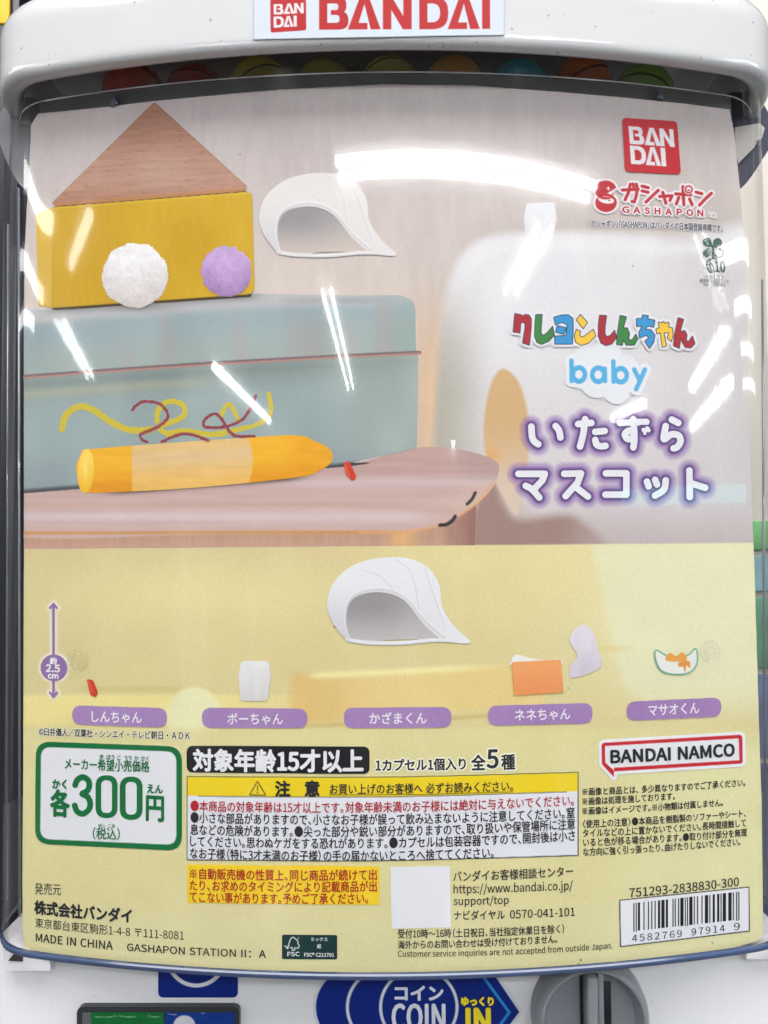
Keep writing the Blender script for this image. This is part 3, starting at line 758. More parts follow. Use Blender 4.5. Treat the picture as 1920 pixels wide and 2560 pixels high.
c = mixc((186, 186, 189), (152, 168, 174), ss(-16, 26, Y-topY)); c = mixc(c, (160, 172, 168), ss(820, 930, Y+.07*(X-60)))
c = mixc(c, (150, 168, 164), ss(940, 1036, X)*.7); c = mixc(c, (170, 160, 158), .45*ss(.55, .8, vnoise(X, Y, 46, 300, 63))); c = c+((vnoise(X, Y, 90, 140, 61)-.5)*11)[..., None]
p.over(c, np.clip(.5-np.maximum(sd_poly(X, Y, lidp), 60-X)/3, 0, 1))
topp = [(40, 770), (130, 772), (640, 732), (900, 738), (1010, 740), (1000, 760), (640, 764), (300, 790), (40, 812)]
p.over(mixc((186, 184, 187), (168, 176, 180), ss(700, 1000, X)), .85*ss(8, -10, sd_poly(X, Y, topp))*(X > 60))
for q_ in ((.45*np.exp(-((Y-(776-.069*(X-130)))/11)**2)*ss(90, 150, X)*ss(660, 620, X)), .5*ss(10, -14, sd_ell(X, Y, 352, 768, 78, 12)), .5*ss(10, -12, sd_ell(X, Y, 578, 740, 58, 9)), .35*ss(9, -9, sd_ell(X, Y, 828, 752, 90, 7))):
    p.over((132, 128, 126), q_*(p.a > .5))
rp_ = np.stack([np.linspace(62, 1050, 60), 0*np.linspace(0, 1, 60)], 1); rp_[:, 1] = 943-.0792*(rp_[:, 0]-60)+.000018*(rp_[:, 0]-60)**2
p.line((146, 112, 112), rp_, 9, soft=3); p.line((196, 150, 134), rp_+[0, 2.5], 2.5, soft=2.5); p.line((104, 92, 100), rp_-[0, 4], 2.5, soft=2.5)
p.over((70, 72, 78), .95*np.clip(1-np.abs(Y-(1229-.083*(X-60)))/9, 0, 1)*ss(1030, 840, X)*(X > 60))
tin = part(p.build('printed_tin', pos, 2))
# scribbles
ZS = lambda L: [(x*.5787, 900+y*.5787) for x, y in L]
p = Print(138, 960, 690, 1112, 1.8)
rough = (vnoise(p.X, p.Y, 5, 5, 71)-.5)*6
yl = [ZS([(268, 300), (285, 240), (340, 202), (400, 215), (470, 262), (540, 296), (600, 306), (655, 300)]), ZS([(680, 265), (685, 215), (730, 180), (790, 195), (795, 240), (735, 272), (690, 288), (720, 318), (800, 305), (900, 322), (970, 318)]),
      ZS([(955, 240), (985, 190), (1010, 215), (1030, 262)]), ZS([(930, 320), (1040, 298), (1120, 275), (1170, 225), (1160, 145)])]
for L, wd in zip(yl, (17, 14, 12, 12)):
    p.fill((204, 184, 62), sd_line(p.X, p.Y, spline(L, 8))+rough*.6, grow=wd/2, soft=5, op=.88)
ml = [ZS([(572, 215), (610, 182), (680, 186), (718, 218), (722, 255), (680, 290), (612, 320), (612, 340), (640, 358)]), ZS([(700, 354), (800, 318), (900, 348)]),
      ZS([(1100, 330), (1010, 325), (962, 262), (930, 232), (882, 262), (890, 290), (960, 290), (1040, 262), (1085, 205), (1105, 155)])]
for L in ml: p.fill((146, 62, 74), sd_line(p.X, p.Y, spline(L, 8))+rough*.5, grow=3.8, soft=3, op=.92)
p.a *= ss(1112, 1104, p.Y+.07*(p.X-190)*0)
part(p.build('crayon_scribble', tin, 3))
# crayon
p = Print(188, 1076, 838, 1240, 2); X, Y = p.X, p.Y
bodyp = [(207, 1124)]+list(spline([(320, 1115), (560, 1098), (735, 1088), (790, 1104), (824, 1122), (832, 1142), (824, 1160), (800, 1176), (745, 1193), (480, 1220), (226, 1233)], 5))+[(196, 1210), (190, 1165)]
v = (Y-(1124-.06*(X-207)))/(108+.0*X)
base = mixc((240, 178, 44), (226, 150, 26), ss(.35, 1, v)); wrap = mixc((229, 190, 126), (233, 184, 100), ss(.4, 1, v)); wrap = mixc(wrap, (222, 190, 146), np.exp(-((v-.3)/.18)**2)*.7)
m = ss(326, 334, X-6*v*0)*ss(636, 628, X+(v-.5)**2*40)
c = mixc(base, wrap, m); c = mixc(c, (232, 160, 34), .6*ss(700, 760, X)); c = c+((vnoise(X, Y, 40, 8, 81)-.5)*8)[..., None]
sdc = sd_poly(X, Y, bodyp)
p.over(c, np.clip(.5-sdc/2.5, 0, 1))
p.over(mixc((250, 212, 90), (240, 186, 50), ss(1130, 1230, Y)), np.clip(.5-sd_ell(X, Y, 215, 1178, 20, 55, .06)/2.5, 0, 1))
p.over((250, 226, 130), .7*np.exp(-((X-214)/7)**2-((Y-1170)/30)**2))
part(p.build('printed_crayon', pos, 3))
# toy house: yellow block and wooden roof
p = Print(86, 470, 646, 776, 2); X, Y = p.X, p.Y
fr = rounded([(135, 518), (618, 480), (631, 486), (637, 728), (620, 736), (130, 770)], [2, 6, 4, 8, 4, 3]); sl = rounded([(90, 536), (135, 518), (132, 770), (96, 764)], [6, 2, 2, 6])
p.over((74, 62, 36), .9*ss(4, -1, np.abs(Y-(773-.069*(X-130)))-2)*ss(110, 150, X)*ss(640, 620, X))
p.over(mixc((216, 176, 56), (212, 172, 70), ss(540, 700, Y)), np.clip(.5-sd_poly(X, Y, sl)/2.5, 0, 1))
c = mixc((200, 156, 26), (208, 168, 40), ss(0, 1, vnoise(X, Y, 120, 150, 91))); c = c+((vnoise(X, Y, 8, 34, 92)-.5)*5)[..., None]
p.over(c, np.clip(.5-sd_poly(X, Y, fr)/2.5, 0, 1))
p.line((184, 146, 34), [(134, 520), (131, 768)], 3, soft=4, op=.5); p.line((226, 192, 70), [(140, 521), (618, 483)], 3, soft=4, op=.6)
part(p.build('printed_block', pos, 4))
p = Print(122, 250, 630, 522, 1.9); X, Y = p.X, p.Y
tri = rounded([(386, 255), (618, 467), (616, 478), (136, 516), (130, 508)], [8, 5, 3, 3, 3])
c = mixc((166, 118, 98), (184, 142, 124), ss(270, 430, Y)); c = mixc(c, (190, 152, 138), .8*np.exp(-((X-400)/60)**2)*ss(330, 440, Y)); c = mixc(c, (176, 128, 106), ss(455, 500, Y))
gr = vnoise(X, Y+.06*X, 46, 3.0, 101)*.5+vnoise(X, Y+.06*X, 90, 6, 102)*.5
c = c+((gr-.5)*22)[..., None]; c = c-(18*ss(.80, .95, vnoise(X, Y+.06*X, 18, 2.2, 103)))[..., None]
p.over(c, np.clip(.5-sd_poly(X, Y, tri)/2.2, 0, 1))
p.line((190, 126, 66), [(140, 512), (612, 474)], 6, soft=4, op=.8); p.line((150, 100, 76), [(388, 258), (616, 466)], 3, soft=3, op=.35)
p.line((120, 84, 40), [(140, 518), (612, 480)], 2, soft=2.5, op=.7)
part(p.build('printed_roof', pos, 5))
# pompoms
for cx, cy, rx, ry, c0, c1, sd in ((338, 689, 82, 81, (238, 234, 236), (204, 194, 192), 111), (566, 679, 63, 62, (196, 164, 212), (158, 124, 176), 112)):
    p = Print(cx-rx-16, cy-ry-16, cx+rx+16, cy+ry+16, 1.7); X, Y = p.X, p.Y
    an = np.arctan2(Y-cy, X-cx); k = sd_ell(X, Y, cx, cy, rx, ry)+(vnoise(an*36+300, 0*an+3, 1, 1, sd)-.5)*4+(vnoise(an*5+200, 0*an+9, 1, 1, sd+5)-.5)*5
    c = mixc(c0, c1, ss(-.3, 1.1, (Y-cy)/ry*.8+np.abs(X-cx)/rx*.35)); c = c+((vnoise(X, Y, 4, 4, sd+1)-.5)*16+(vnoise(X, Y, 14, 14, sd+2)-.5)*12)[..., None]
    p.over((150, 140, 120), .35*ss(8, -4, sd_ell(X, Y, cx+6, cy+ry*.86, rx*.8, 9)))
    p.over(c, np.clip(.5-k/5, 0, 1))
    part(p.build('printed_pompom', pos, 6))
# sun hats
HAT = [(818, 1505), (835, 1455), (880, 1415), (940, 1396), (1010, 1394), (1065, 1415), (1098, 1460), (1105, 1515), (1135, 1565), (1175, 1606), (1110, 1600), (1060, 1560), (1010, 1500), (950, 1480), (890, 1490), (868, 1520), (866, 1570), (872, 1602), (845, 1575), (824, 1540)]
INN = [(866, 1525), (890, 1492), (950, 1482), (1010, 1502), (1060, 1562), (1092, 1592), (1000, 1598), (872, 1598)]
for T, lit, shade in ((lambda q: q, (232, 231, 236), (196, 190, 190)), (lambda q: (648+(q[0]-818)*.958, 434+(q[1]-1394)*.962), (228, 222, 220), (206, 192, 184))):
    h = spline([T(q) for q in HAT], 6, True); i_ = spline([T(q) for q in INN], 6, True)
    x0, y0 = h.min(0)-6; x1, y1 = h.max(0)+10
    p = Print(x0, y0, x1, y1, 2); X, Y = p.X, p.Y
    uu = (X-x0)/(x1-x0); vv = (Y-y0)/(y1-y0)
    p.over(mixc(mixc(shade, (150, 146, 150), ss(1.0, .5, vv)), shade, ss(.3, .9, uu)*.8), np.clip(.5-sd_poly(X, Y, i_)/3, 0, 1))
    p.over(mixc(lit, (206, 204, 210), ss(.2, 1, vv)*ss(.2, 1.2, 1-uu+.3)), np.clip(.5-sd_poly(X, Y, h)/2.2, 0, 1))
    br = spline([T(q) for q in [(872, 1600), (862, 1560), (866, 1516), (892, 1486), (950, 1474), (1012, 1494), (1062, 1552), (1110, 1594)]], 6)
    for sm in ([(905, 1424), (950, 1440), (985, 1476)], [(990, 1396), (1030, 1436), (1048, 1520)], [(1062, 1418), (1082, 1480), (1112, 1566)]):
        q = spline([T(v) for v in sm], 6); p.line((196, 193, 198), q, 2.2, soft=2.5, op=.75); p.line((244, 243, 246), q+[2.4, 0], 1.6, soft=2.5, op=.6)
    rimb = spline([T(v) for v in [(868, 1599), (920, 1606), (1000, 1607), (1080, 1600), (1120, 1600)]], 6)
    p.line(lit, rimb, 9, soft=2); p.line((204, 201, 206), rimb+[0, 4], 2, soft=2.5, op=.8)
    p.line((206, 202, 206), br, 7, soft=6, op=.8); p.line((246, 245, 248), br-[0, 6], 3, soft=4, op=.6)
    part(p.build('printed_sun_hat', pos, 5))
# tissues
for pts, c0, c1 in (([(604, 1652), (672, 1652), (678, 1690), (668, 1752), (602, 1752), (596, 1690)], (236, 234, 236), (212, 208, 208)),
                    ([(1316, 508), (1386, 506), (1392, 556), (1376, 592), (1314, 592), (1308, 550)], (232, 232, 238), (214, 210, 212)),
                    ([(1440, 1570), (1462, 1562), (1482, 1582), (1494, 1622), (1500, 1668), (1430, 1694), (1426, 1664), (1444, 1640), (1424, 1602)], (232, 224, 234), (206, 196, 210))):
    h = spline(pts, 5, True) if len(pts) > 6 else rounded(pts, 9); x0, y0 = h.min(0)-5; x1, y1 = h.max(0)+5
    p = Print(x0, y0, x1, y1, 1.8); c = mixc(c0, c1, ss(0, 1, (p.Y-y0)/(y1-y0))*.7+.3*vnoise(p.X, p.Y, 14, 30, 7))
    p.over(c, np.clip(.5-sd_poly(p.X, p.Y, h)/2.2, 0, 1)); part(p.build('printed_tissue', pos, 5))
# tissue box
p = Print(1270, 1630, 1414, 1742, 1.8)
p.poly((236, 232, 230), spline([(1278, 1652), (1290, 1636), (1330, 1646), (1370, 1650), (1396, 1646), (1400, 1660), (1282, 1662)], 5, True))
p.over(mixc((240, 164, 104), (234, 150, 92), ss(1655, 1735, p.Y)), np.clip(.5-sd_poly(p.X, p.Y, rounded([(1279, 1655), (1402, 1648), (1408, 1731), (1285, 1738)], 3))/2, 0, 1))
p.line((228, 140, 84), [(1284, 1702), (1406, 1694)], 1.6, op=.7)
part(p.build('printed_tissue_box', pos, 6))
# red crayon stubs and the stained bib
for pts in ([(217, 1697), (234, 1700), (246, 1734), (238, 1743), (226, 1737)], [(858, 1158), (873, 1152), (892, 1194), (881, 1203), (866, 1188)]):
    h = rounded(pts, 5); p = Print(h[:, 0].min()-4, h[:, 1].min()-4, h[:, 0].max()+4, h[:, 1].max()+4, 1.5)
    p.poly((206, 62, 42), h); p.line((238, 130, 110), [(pts[0][0]+5, pts[0][1]+5), (pts[3][0]-8, pts[3][1]-12)], 3, soft=3, op=.6)
    part(p.build('printed_crayon_stub', pos, 5))
p = Print(1620, 1600, 1766, 1690, 1.8)
bp_ = spline([(1640, 1628), (1664, 1640), (1692, 1646), (1722, 1638), (1738, 1624), (1740, 1656), (1724, 1678), (1690, 1684), (1656, 1676), (1642, 1654)], 6, True)
p.fill((120, 176, 150), sd_poly(p.X, p.Y, bp_), grow=4); p.poly((232, 232, 226), bp_)
p.poly((230, 160, 76), spline([(1662, 1648), (1674, 1632), (1690, 1640), (1704, 1630), (1716, 1642), (1712, 1652), (1680, 1654)], 5, True))
p.poly((226, 150, 70), spline([(1696, 1656), (1722, 1652), (1724, 1670), (1716, 1664), (1712, 1680), (1706, 1666), (1698, 1668)], 5, True))
part(p.build('printed_bib', pos, 5))

# --- marks of the printed picture
Z2 = lambda L: [(1460+x*.2411, 280+y*.2411) for x, y in L]
p = Print(1550, 290, 1706, 442, 1.5)
p.poly((190, 32, 44), rounded(Z2([(394, 62), (962, 100), (1004, 652), (424, 622)]), 11))
bandai(p, Z2([(458, 150), (922, 184), (474, 334)]), 'BAN', (226, 222, 228)); bandai(p, Z2([(472, 350), (838, 377), (486, 541)]), 'DAI', (226, 222, 228))
part(p.build('brand_square', pos, 5))
p = Print(1480, 448, 1796, 560, 1.5); X, Y = p.X, p.Y
def lines(L, wd): return np.min([sd_line(X, Y, Z2(l)) for l in L], 0)-wd/2
kana = lines([[(395, 812), (560, 806)], [(478, 752), (462, 830), (425, 912)], [(548, 812), (536, 890), (518, 936), (496, 930)], [(506, 750), (515, 788)], [(540, 752), (549, 790)],
              [(600, 772), (664, 788)], [(600, 822), (662, 836)], [(768, 815), (720, 860), (640, 938)], [(782, 880), (910, 872), (888, 918)], [(814, 836), (846, 950)],
              [(948, 852), (1105, 862)], [(1022, 778), (1032, 965)], [(980, 890), (955, 955)], [(1092, 905), (1118, 965)], [(1160, 834), (1218, 850)], [(1318, 846), (1270, 890), (1195, 968)]], 8.0)
ring = np.abs(sd_ell(X, Y, 1460+1083*.2411, 280+806*.2411, 8.4, 8.4))-2.0
smile = np.maximum(sd_ell(X, Y, 1460+1083*.2411, 280+806*.2411, 4, 4), -(Y-(280+806*.2411)))
bowl = sd_ell(X, Y, 1460+226*.2411, 280+945*.2411, 27, 23); bowl_in = sd_ell(X, Y, 1460+228*.2411, 280+915*.2411, 20, 9, .17)
topc = np.maximum(sd_ell(X, Y, 1460+222*.2411, 280+812*.2411, 27, 24), -sd_poly(X, Y, Z2([(190, 880), (215, 862), (330, 790), (380, 800), (380, 900)])))
icon = np.minimum(topc, np.maximum(bowl, -bowl_in))
allm = np.minimum(np.minimum(kana, ring), np.minimum(np.minimum(bowl, topc), 1e9))
p.fill((230, 224, 228), allm, grow=5)
GR = (184, 38, 48)
p.fill(GR, icon); p.fill(GR, np.where(Y > 0, kana, 9)); p.fill((230, 224, 228), sd_ell(X, Y, 1460+1083*.2411, 280+806*.2411, 10.4, 10.4), grow=2); p.fill(GR, ring); p.fill(GR, smile)
def spark(cx, cy, r): return np.sqrt(np.abs(X-cx)/r)+np.sqrt(np.abs(Y-cy)/r)-1
for cx, cy, r, c in ((1460+250*.2411, 280+798*.2411, 7, (230, 224, 228)), (1460+294*.2411, 280+858*.2411, 5, GR), (1460+260*.2411, 280+922*.2411, 5, GR)):
    p.over(c, (spark(cx, cy, r) < .02)*1.)
logo = part(p.build('capsule_logo', pos, 5))
for ch, a, b in (('G', 397, 465), ('A', 512, 578), ('S', 630, 678), ('H', 733, 785), ('A', 843, 905), ('P', 960, 1012), ('O', 1062, 1125), ('N', 1175, 1230)):
    yb = lambda x: 280+(1046+(x-397)*.046)*.2411
    text('logo_lettering', ch, (1460+a*.2411, yb(a)), (1460+b*.2411, yb(b)), 15, GR, logo, layer=7, bold=.9, halo=((230, 224, 228), 4.5))
text('logo_lettering', 'TM', (1773, 543), (1787, 544), 8, (90, 40, 50), logo, layer=7, halo=((230, 224, 228), 3.5))
DK = (38, 38, 44)
def T(body, p0, p1, h, color=DK, parent=None, **k):
    return text('text_line', body, p0, p1, h, color, parent or pos, **k)
T('「ガシャポン」「GASHAPON」はバンダイの日本国登録商標です。', (1472, 569), (1806, 581), 19, (44, 46, 58), halo=((226, 220, 224), 2.0), bold=.35)
# biomass mark
Z3 = lambda L: [(1680+x*.1447, 580+y*.1447) for x, y in L]
p = Print(1750, 588, 1826, 686, 1.2); X, Y = p.X, p.Y
GN = (22, 74, 62)
leafs = [spline(Z3(l), 6, True) for l in ([(700, 215), (722, 140), (800, 108), (858, 160), (850, 230), (780, 268), (718, 272)], [(686, 215), (660, 130), (590, 104), (530, 150), (548, 220), (610, 262), (672, 262)], [(650, 290), (600, 285), (540, 330), (535, 400), (590, 440), (650, 420), (668, 350)])]
for l in leafs: p.poly(GN, l)
p.line(GN, spline(Z3([(690, 250), (696, 330), (704, 450)]), 6), 4)
p.line(GN, spline(Z3([(712, 290), (730, 390), (800, 440), (870, 410), (875, 340), (830, 300)]), 6), 3); p.poly(GN, Z3([(795, 280), (850, 285), (810, 325)]))
p.line(GN, spline(Z3([(780, 478), (720, 458), (640, 480), (590, 560), (640, 680), (710, 700)]), 6), 2.6)
p.line(GN, spline(Z3([(600, 570), (690, 560), (720, 690)]), 6), 2.2); p.line(GN, spline(Z3([(660, 480), (650, 580), (680, 690)]), 6), 2.0)
bio = part(p.build('biomass_mark', pos, 5))
text('mark_lettering', '10', (1788, 680), (1812, 681), 27, GN, bio, bold=1.3)
text('mark_lettering', 'バイオマス', (1760, 697), (1809, 698), 10, (50, 62, 62), bio, layer=4)
text('mark_lettering', '使用部位:印刷インキ', (1749, 707), (1822, 709), 10, (50, 62, 62), bio, layer=4)
text('mark_lettering', 'No.130062', (1759, 716), (1814, 717), 8, (50, 62, 62), bio, layer=4)
# series title
Z4 = lambda L: [(1260+x*.3014, 760+y*.3014) for x, y in L]
tr, tg, tb, ty = (170, 38, 50), (58, 128, 62), (56, 146, 204), (240, 194, 62)
title = [(tr, [(88, 80), (145, 92), (150, 104), (175, 88), (205, 92), (226, 125), (226, 190), (210, 346), (152, 326), (172, 200), (172, 165), (150, 152), (138, 166), (132, 242), (74, 236), (80, 150)]),
         (tg, [(262, 90), (316, 88), (310, 170), (306, 245), (325, 262), (355, 240), (402, 185), (418, 260), (370, 312), (310, 338), (270, 320), (252, 270), (254, 170)]),
         (tb, [(410, 112), (470, 95), (530, 90), (570, 120), (573, 200), (566, 336), (420, 336), (418, 268), (514, 262), (520, 175), (480, 156), (424, 176)]), (tb, [(438, 180), (514, 198), (500, 255), (426, 236)]),
         (ty, [(632, 87), (692, 155), (655, 209), (597, 134)]), (ty, [(598, 210), (636, 230), (625, 265), (652, 276), (740, 210), (760, 268), (702, 326), (640, 348), (592, 320), (580, 270)]),
         (tr, [(790, 94), (850, 98), (836, 200), (836, 250), (850, 272), (880, 262), (915, 218), (934, 280), (892, 335), (840, 348), (800, 325), (778, 265), (780, 170)]),
         (tg, [(960, 96), (1015, 108), (988, 200), (1022, 200), (1040, 250), (1032, 296), (1060, 300), (1090, 250), (1110, 290), (1080, 342), (1012, 346), (988, 300), (980, 346), (930, 338), (936, 250)]),
         (tb, [(1145, 92), (1196, 98), (1190, 124), (1250, 136), (1240, 195), (1192, 186), (1170, 214), (1216, 214), (1250, 260), (1240, 320), (1204, 373), (1164, 310), (1196, 282), (1180, 262), (1120, 286), (1114, 240), (1140, 186), (1097, 190), (1094, 122), (1140, 122)]),
         (ty, [(1275, 150), (1308, 158), (1318, 145), (1340, 164), (1352, 150), (1370, 160), (1362, 190), (1395, 200), (1402, 260), (1386, 316), (1350, 286), (1362, 240), (1326, 240), (1346, 350), (1310, 363), (1292, 240), (1265, 252), (1256, 210), (1284, 198)]),
         (tr, [(1440, 114), (1488, 128), (1460, 230), (1496, 220), (1516, 255), (1510, 300), (1526, 315), (1560, 265), (1582, 330), (1546, 368), (1500, 363), (1475, 320), (1465, 288), (1452, 371), (1401, 350), (1410, 260)])]
p = Print(1272, 776, 1748, 882, 1.4); X, Y = p.X, p.Y
sds = [(c, sd_poly(X, Y, rounded(Z4(l), 1.2, 2))) for c, l in title]
p.fill((226, 224, 230), np.min([s for _, s in sds], 0), grow=7)
for c, s in sds: p.fill((30, 42, 66), s, grow=1.0, soft=1.2); p.fill(c, s, grow=-1.1, soft=1.2)
ttl = part(p.build('series_title', pos, 6))
p = Print(1400, 852, 1640, 1020, 1.6); X, Y = p.X, p.Y
cl = np.min([sd_ell(X, Y, 1260+a*.3014, 760+b*.3014, r*.3014, r*.3014) for a, b, r in ((690, 470, 118), (850, 440, 130), (1000, 540, 118), (620, 590, 100), (760, 660, 122), (930, 720, 112), (1010, 620, 90), (820, 580, 160))], 0)
sb = np.min([sd_line(X, Y, Z4(l)) for l in ([(558, 472), (560, 640)], [(833, 538), (836, 640)], [(905, 477), (908, 645)], [(1078, 545), (1127, 640)], [(1166, 545), (1130, 630), (1094, 708)])]+
            [np.abs(sd_ell(X, Y, 1260+a*.3014, 760+b*.3014, 15, 17)) for a, b in ((620, 586), (780, 588), (967, 592))], 0)-5.7
p.fill((226, 227, 233), cl); p.fill((228, 229, 235), sb, grow=10); p.fill((84, 172, 220), sb)
part(p.build('subtitle_cloud', pos, 5))
# purple-glow subtitle
p = Print(1262, 1014, 1796, 1268, 1.9); X, Y = p.X, p.Y
d = kana_sd(X, Y)
p.fill((230, 228, 236), d, soft=2)
part(p.build('subtitle_lettering', pos, 5))

# --- line-up: height arrow, name pills, copyright
p = Print(92, 1490, 180, 1758, 1.6); X, Y = p.X, p.Y
PU = (146, 114, 166)
ar = arrow_sd(X, Y)
p.fill(PU, ar); arrow_o = part(p.build('height_arrow', pos, 4))
for s, a, b, h in (('約', (126, 1660), (142, 1660), 16), ('2.5', (116, 1679), (150, 1680), 18), ('cm', (121, 1695), (146, 1696), 10)):
    text('arrow_lettering', s, a, b, h, (236, 230, 236), arrow_o, layer=6, bold=1.0)
for s, box, a, b in (('しんちゃん', [(181, 1763), (418, 1770), (418, 1819), (181, 1811)], (230, 1805), (354, 1808)), ('ボーちゃん', [(505, 1769), (768, 1771), (768, 1820), (505, 1819)], (569, 1811), (707, 1811)),
                     ('かざまくん', [(860, 1769), (1128, 1767), (1128, 1818), (860, 1820)], (924, 1810), (1066, 1809)), ('ネネちゃん', [(1220, 1764), (1481, 1757), (1481, 1808), (1220, 1814)], (1287, 1802), (1425, 1798)),
                     ('マサオくん', [(1566, 1754), (1803, 1743), (1803, 1791), (1566, 1802)], (1621, 1790), (1747, 1783))):
    q = rounded(box, 24, 10); p = Print(q[:, 0].min()-3, q[:, 1].min()-3, q[:, 0].max()+3, q[:, 1].max()+3, 2)
    c = mixc((160, 124, 180), (168, 136, 188), vnoise(p.X, p.Y, 60, 60, 5)); p.over(c, np.clip(.5-sd_poly(p.X, p.Y, q)/1.8, 0, 1))
    o = part(p.build('name_pill', pos, 4, grain=4)); text('name_lettering', s, a, b, 29, (238, 232, 240), o, layer=6, bold=.5)
T('©臼井儀人／双葉社・シンエイ・テレビ朝日・ＡＤＫ', (98, 1838), (475, 1849), 20, bold=.4, halo=((240, 236, 216), 2.1))

# --- price box
GNB = (14, 108, 58)
p = Print(84, 1846, 462, 2134, 1.8)
p.poly(GNB, rounded([(90, 1853), (455, 1866), (455, 2127), (88, 2109)], 38, 10)); p.poly((228, 228, 234), rounded([(103, 1867), (441, 1879), (441, 2112), (101, 2097)], 26, 10))
box = part(p.build('price_box', pos, 3))
for s, a, b, h, bo in (('メーカー希望小売価格', (163, 1922), (374, 1930), 28, .5), ('き', (250, 1898), (259, 1898), 13, .3), ('ぼう', (267, 1899), (287, 1899), 13, .3), ('こ', (294, 1900), (302, 1900), 13, .3), ('うり', (312, 1901), (330, 1901), 13, .3),
                       ('か', (337, 1901), (347, 1902), 13, .3), ('かく', (353, 1902), (373, 1902), 13, .3), ('かく', (132, 1971), (167, 1972), 24, 1.0), ('各', (128, 2038), (173, 2041), 64, 2.4), ('円', (367, 2050), (409, 2053), 66, 2.0), ('えん', (369, 1982), (407, 1984), 23, 1.0),
                       ('（税込）', (233, 2097), (300, 2099), 29, .4), ('ぜい', (246, 2069), (262, 2069), 11, .2), ('こみ', (271, 2069), (288, 2070), 11, .2)):
    text('price_lettering', s, a, b, h, GNB, box, layer=6, bold=bo)
p = Print(176, 1930, 362, 2054, 1.5); X, Y = p.X, p.Y
d0 = []
for cx, cy in ((267, 1991), (328.5, 1995)): d0.append(np.abs(sd_ell(X, Y, cx, cy, 20.5, 46.5))*1.0-7.4)
def capsule_ring(cx, cy, w_, h_, t_):
    o_ = sd_poly(X, Y, rounded([(cx-w_, cy-h_), (cx+w_, cy-h_), (cx+w_, cy+h_), (cx-w_, cy+h_)], [w_*.98]*4, 12)); i_ = sd_poly(X, Y, rounded([(cx-w_+t_, cy-h_+t_*.9), (cx+w_-t_, cy-h_+t_*.9), (cx+w_-t_, cy+h_-t_*.9), (cx-w_+t_, cy+h_-t_*.9)], [(w_-t_)*.98]*4, 12))
    return np.maximum(o_, -i_)
d0 = [capsule_ring(267, 1991, 27.5, 53.5, 14), capsule_ring(328.5, 1995, 28.5, 54, 14.5)]
three = sd_line(X, Y, spline([(188.5, 1962), (194, 1949), (207, 1942), (220, 1949), (224, 1962), (219, 1976), (206, 1984), (220, 1992), (226, 2008), (222, 2024), (207, 2034), (193, 2027), (187.5, 2013)], 6))-7.2
p.fill(GNB, np.min(d0+[three], 0)); part(p.build('price_figures', box, 5))
# --- age pill and contents line
p = Print(462, 1858, 930, 1942, 1.8); p.poly((24, 24, 28), rounded([(467, 1864), (924, 1866), (924, 1935), (467, 1931)], 17)); pill = part(p.build('age_pill', pos, 3))
text('pill_lettering', '対象年齢15才以上', (484, 1926), (907, 1928), 54, (232, 232, 236), pill, layer=6, bold=2.1)
HW = (244, 242, 226)
T('1カプセル1個入り', (940, 1928), (1164, 1924), 30, bold=1.0, halo=(HW, 4.2)); T('全', (1179, 1926), (1213, 1925), 38, bold=1.3, halo=(HW, 4.6)); T('5', (1218, 1920), (1245, 1919), 45, bold=1.8, halo=(HW, 5)); T('種', (1254, 1924), (1287, 1923), 38, bold=1.2, halo=(HW, 4.6))
# --- warning box
p = Print(462, 1924, 1454, 2158, 2.0); X, Y = p.X, p.Y
def row(y0, ym, y1): return [tuple(q) for q in spline([(468, y0), (956, ym), (1445, y1)], 10)]
top, mid, bot = row(1941, 1942.5, 1930.5), row(1990, 1992, 1978.5), row(2149, 2151, 2138)
p.poly((44, 44, 48), top+bot[::-1], grow=1.2); p.poly((228, 228, 236), top+bot[::-1], grow=-1.0); p.poly((238, 208, 32), top+mid[::-1], grow=-1.0); p.line((44, 44, 48), mid[1:-1], 1.8)
p.fill((34, 34, 38), np.abs(sd_poly(X, Y, rounded([(644, 1953), (665, 1988), (624, 1987)], 2)))-1.2); p.line((34, 34, 38), [(644, 1964), (644, 1976)], 2.6); p.ell((34, 34, 38), 644, 1981, 1.8, 1.8)
p.line((44, 40, 20), spline([(823, 1987), (1050, 1986), (1282, 1979)], 6), 1.4)
wb_ = part(p.build('warning_box', pos, 3))
def W(body, a, b, h, c=DK, **k): return text('warning_line', body, a, b, h, c, wb_, layer=6, **k)
W('注', (689, 1990), (725, 1990), 38, bold=1.6); W('意', (763, 1990), (798, 1990), 38, bold=1.6)
W('お買い上げのお客様へ 必ずお読みください。', (825, 1985), (1282, 1977), 26, bold=.35)
W('●本商品の対象年齢は15才以上です。対象年齢未満のお子様には絶対に与えないでください。', (477, 2027), (1434, 2013), 27, (176, 36, 44), bold=.35)
W('●小さな部品がありますので、小さなお子様が誤って飲み込まないように注意してください。窒', (477, 2056), (1436, 2044), 27, bold=.4)
W('息などの危険があります。●尖った部分や鋭い部分がありますので、取り扱いや保管場所に注意', (476, 2086), (1437, 2072), 27, bold=.4)
W('してください。思わぬケガをする恐れがあります。●カプセルは包装容器ですので、開封後は小さ', (476, 2115), (1437, 2101), 27, bold=.4)
W('なお子様（特に3才未満のお子様）の手の届かないところへ捨ててください。', (476, 2145), (1234, 2144), 27, bold=.4)
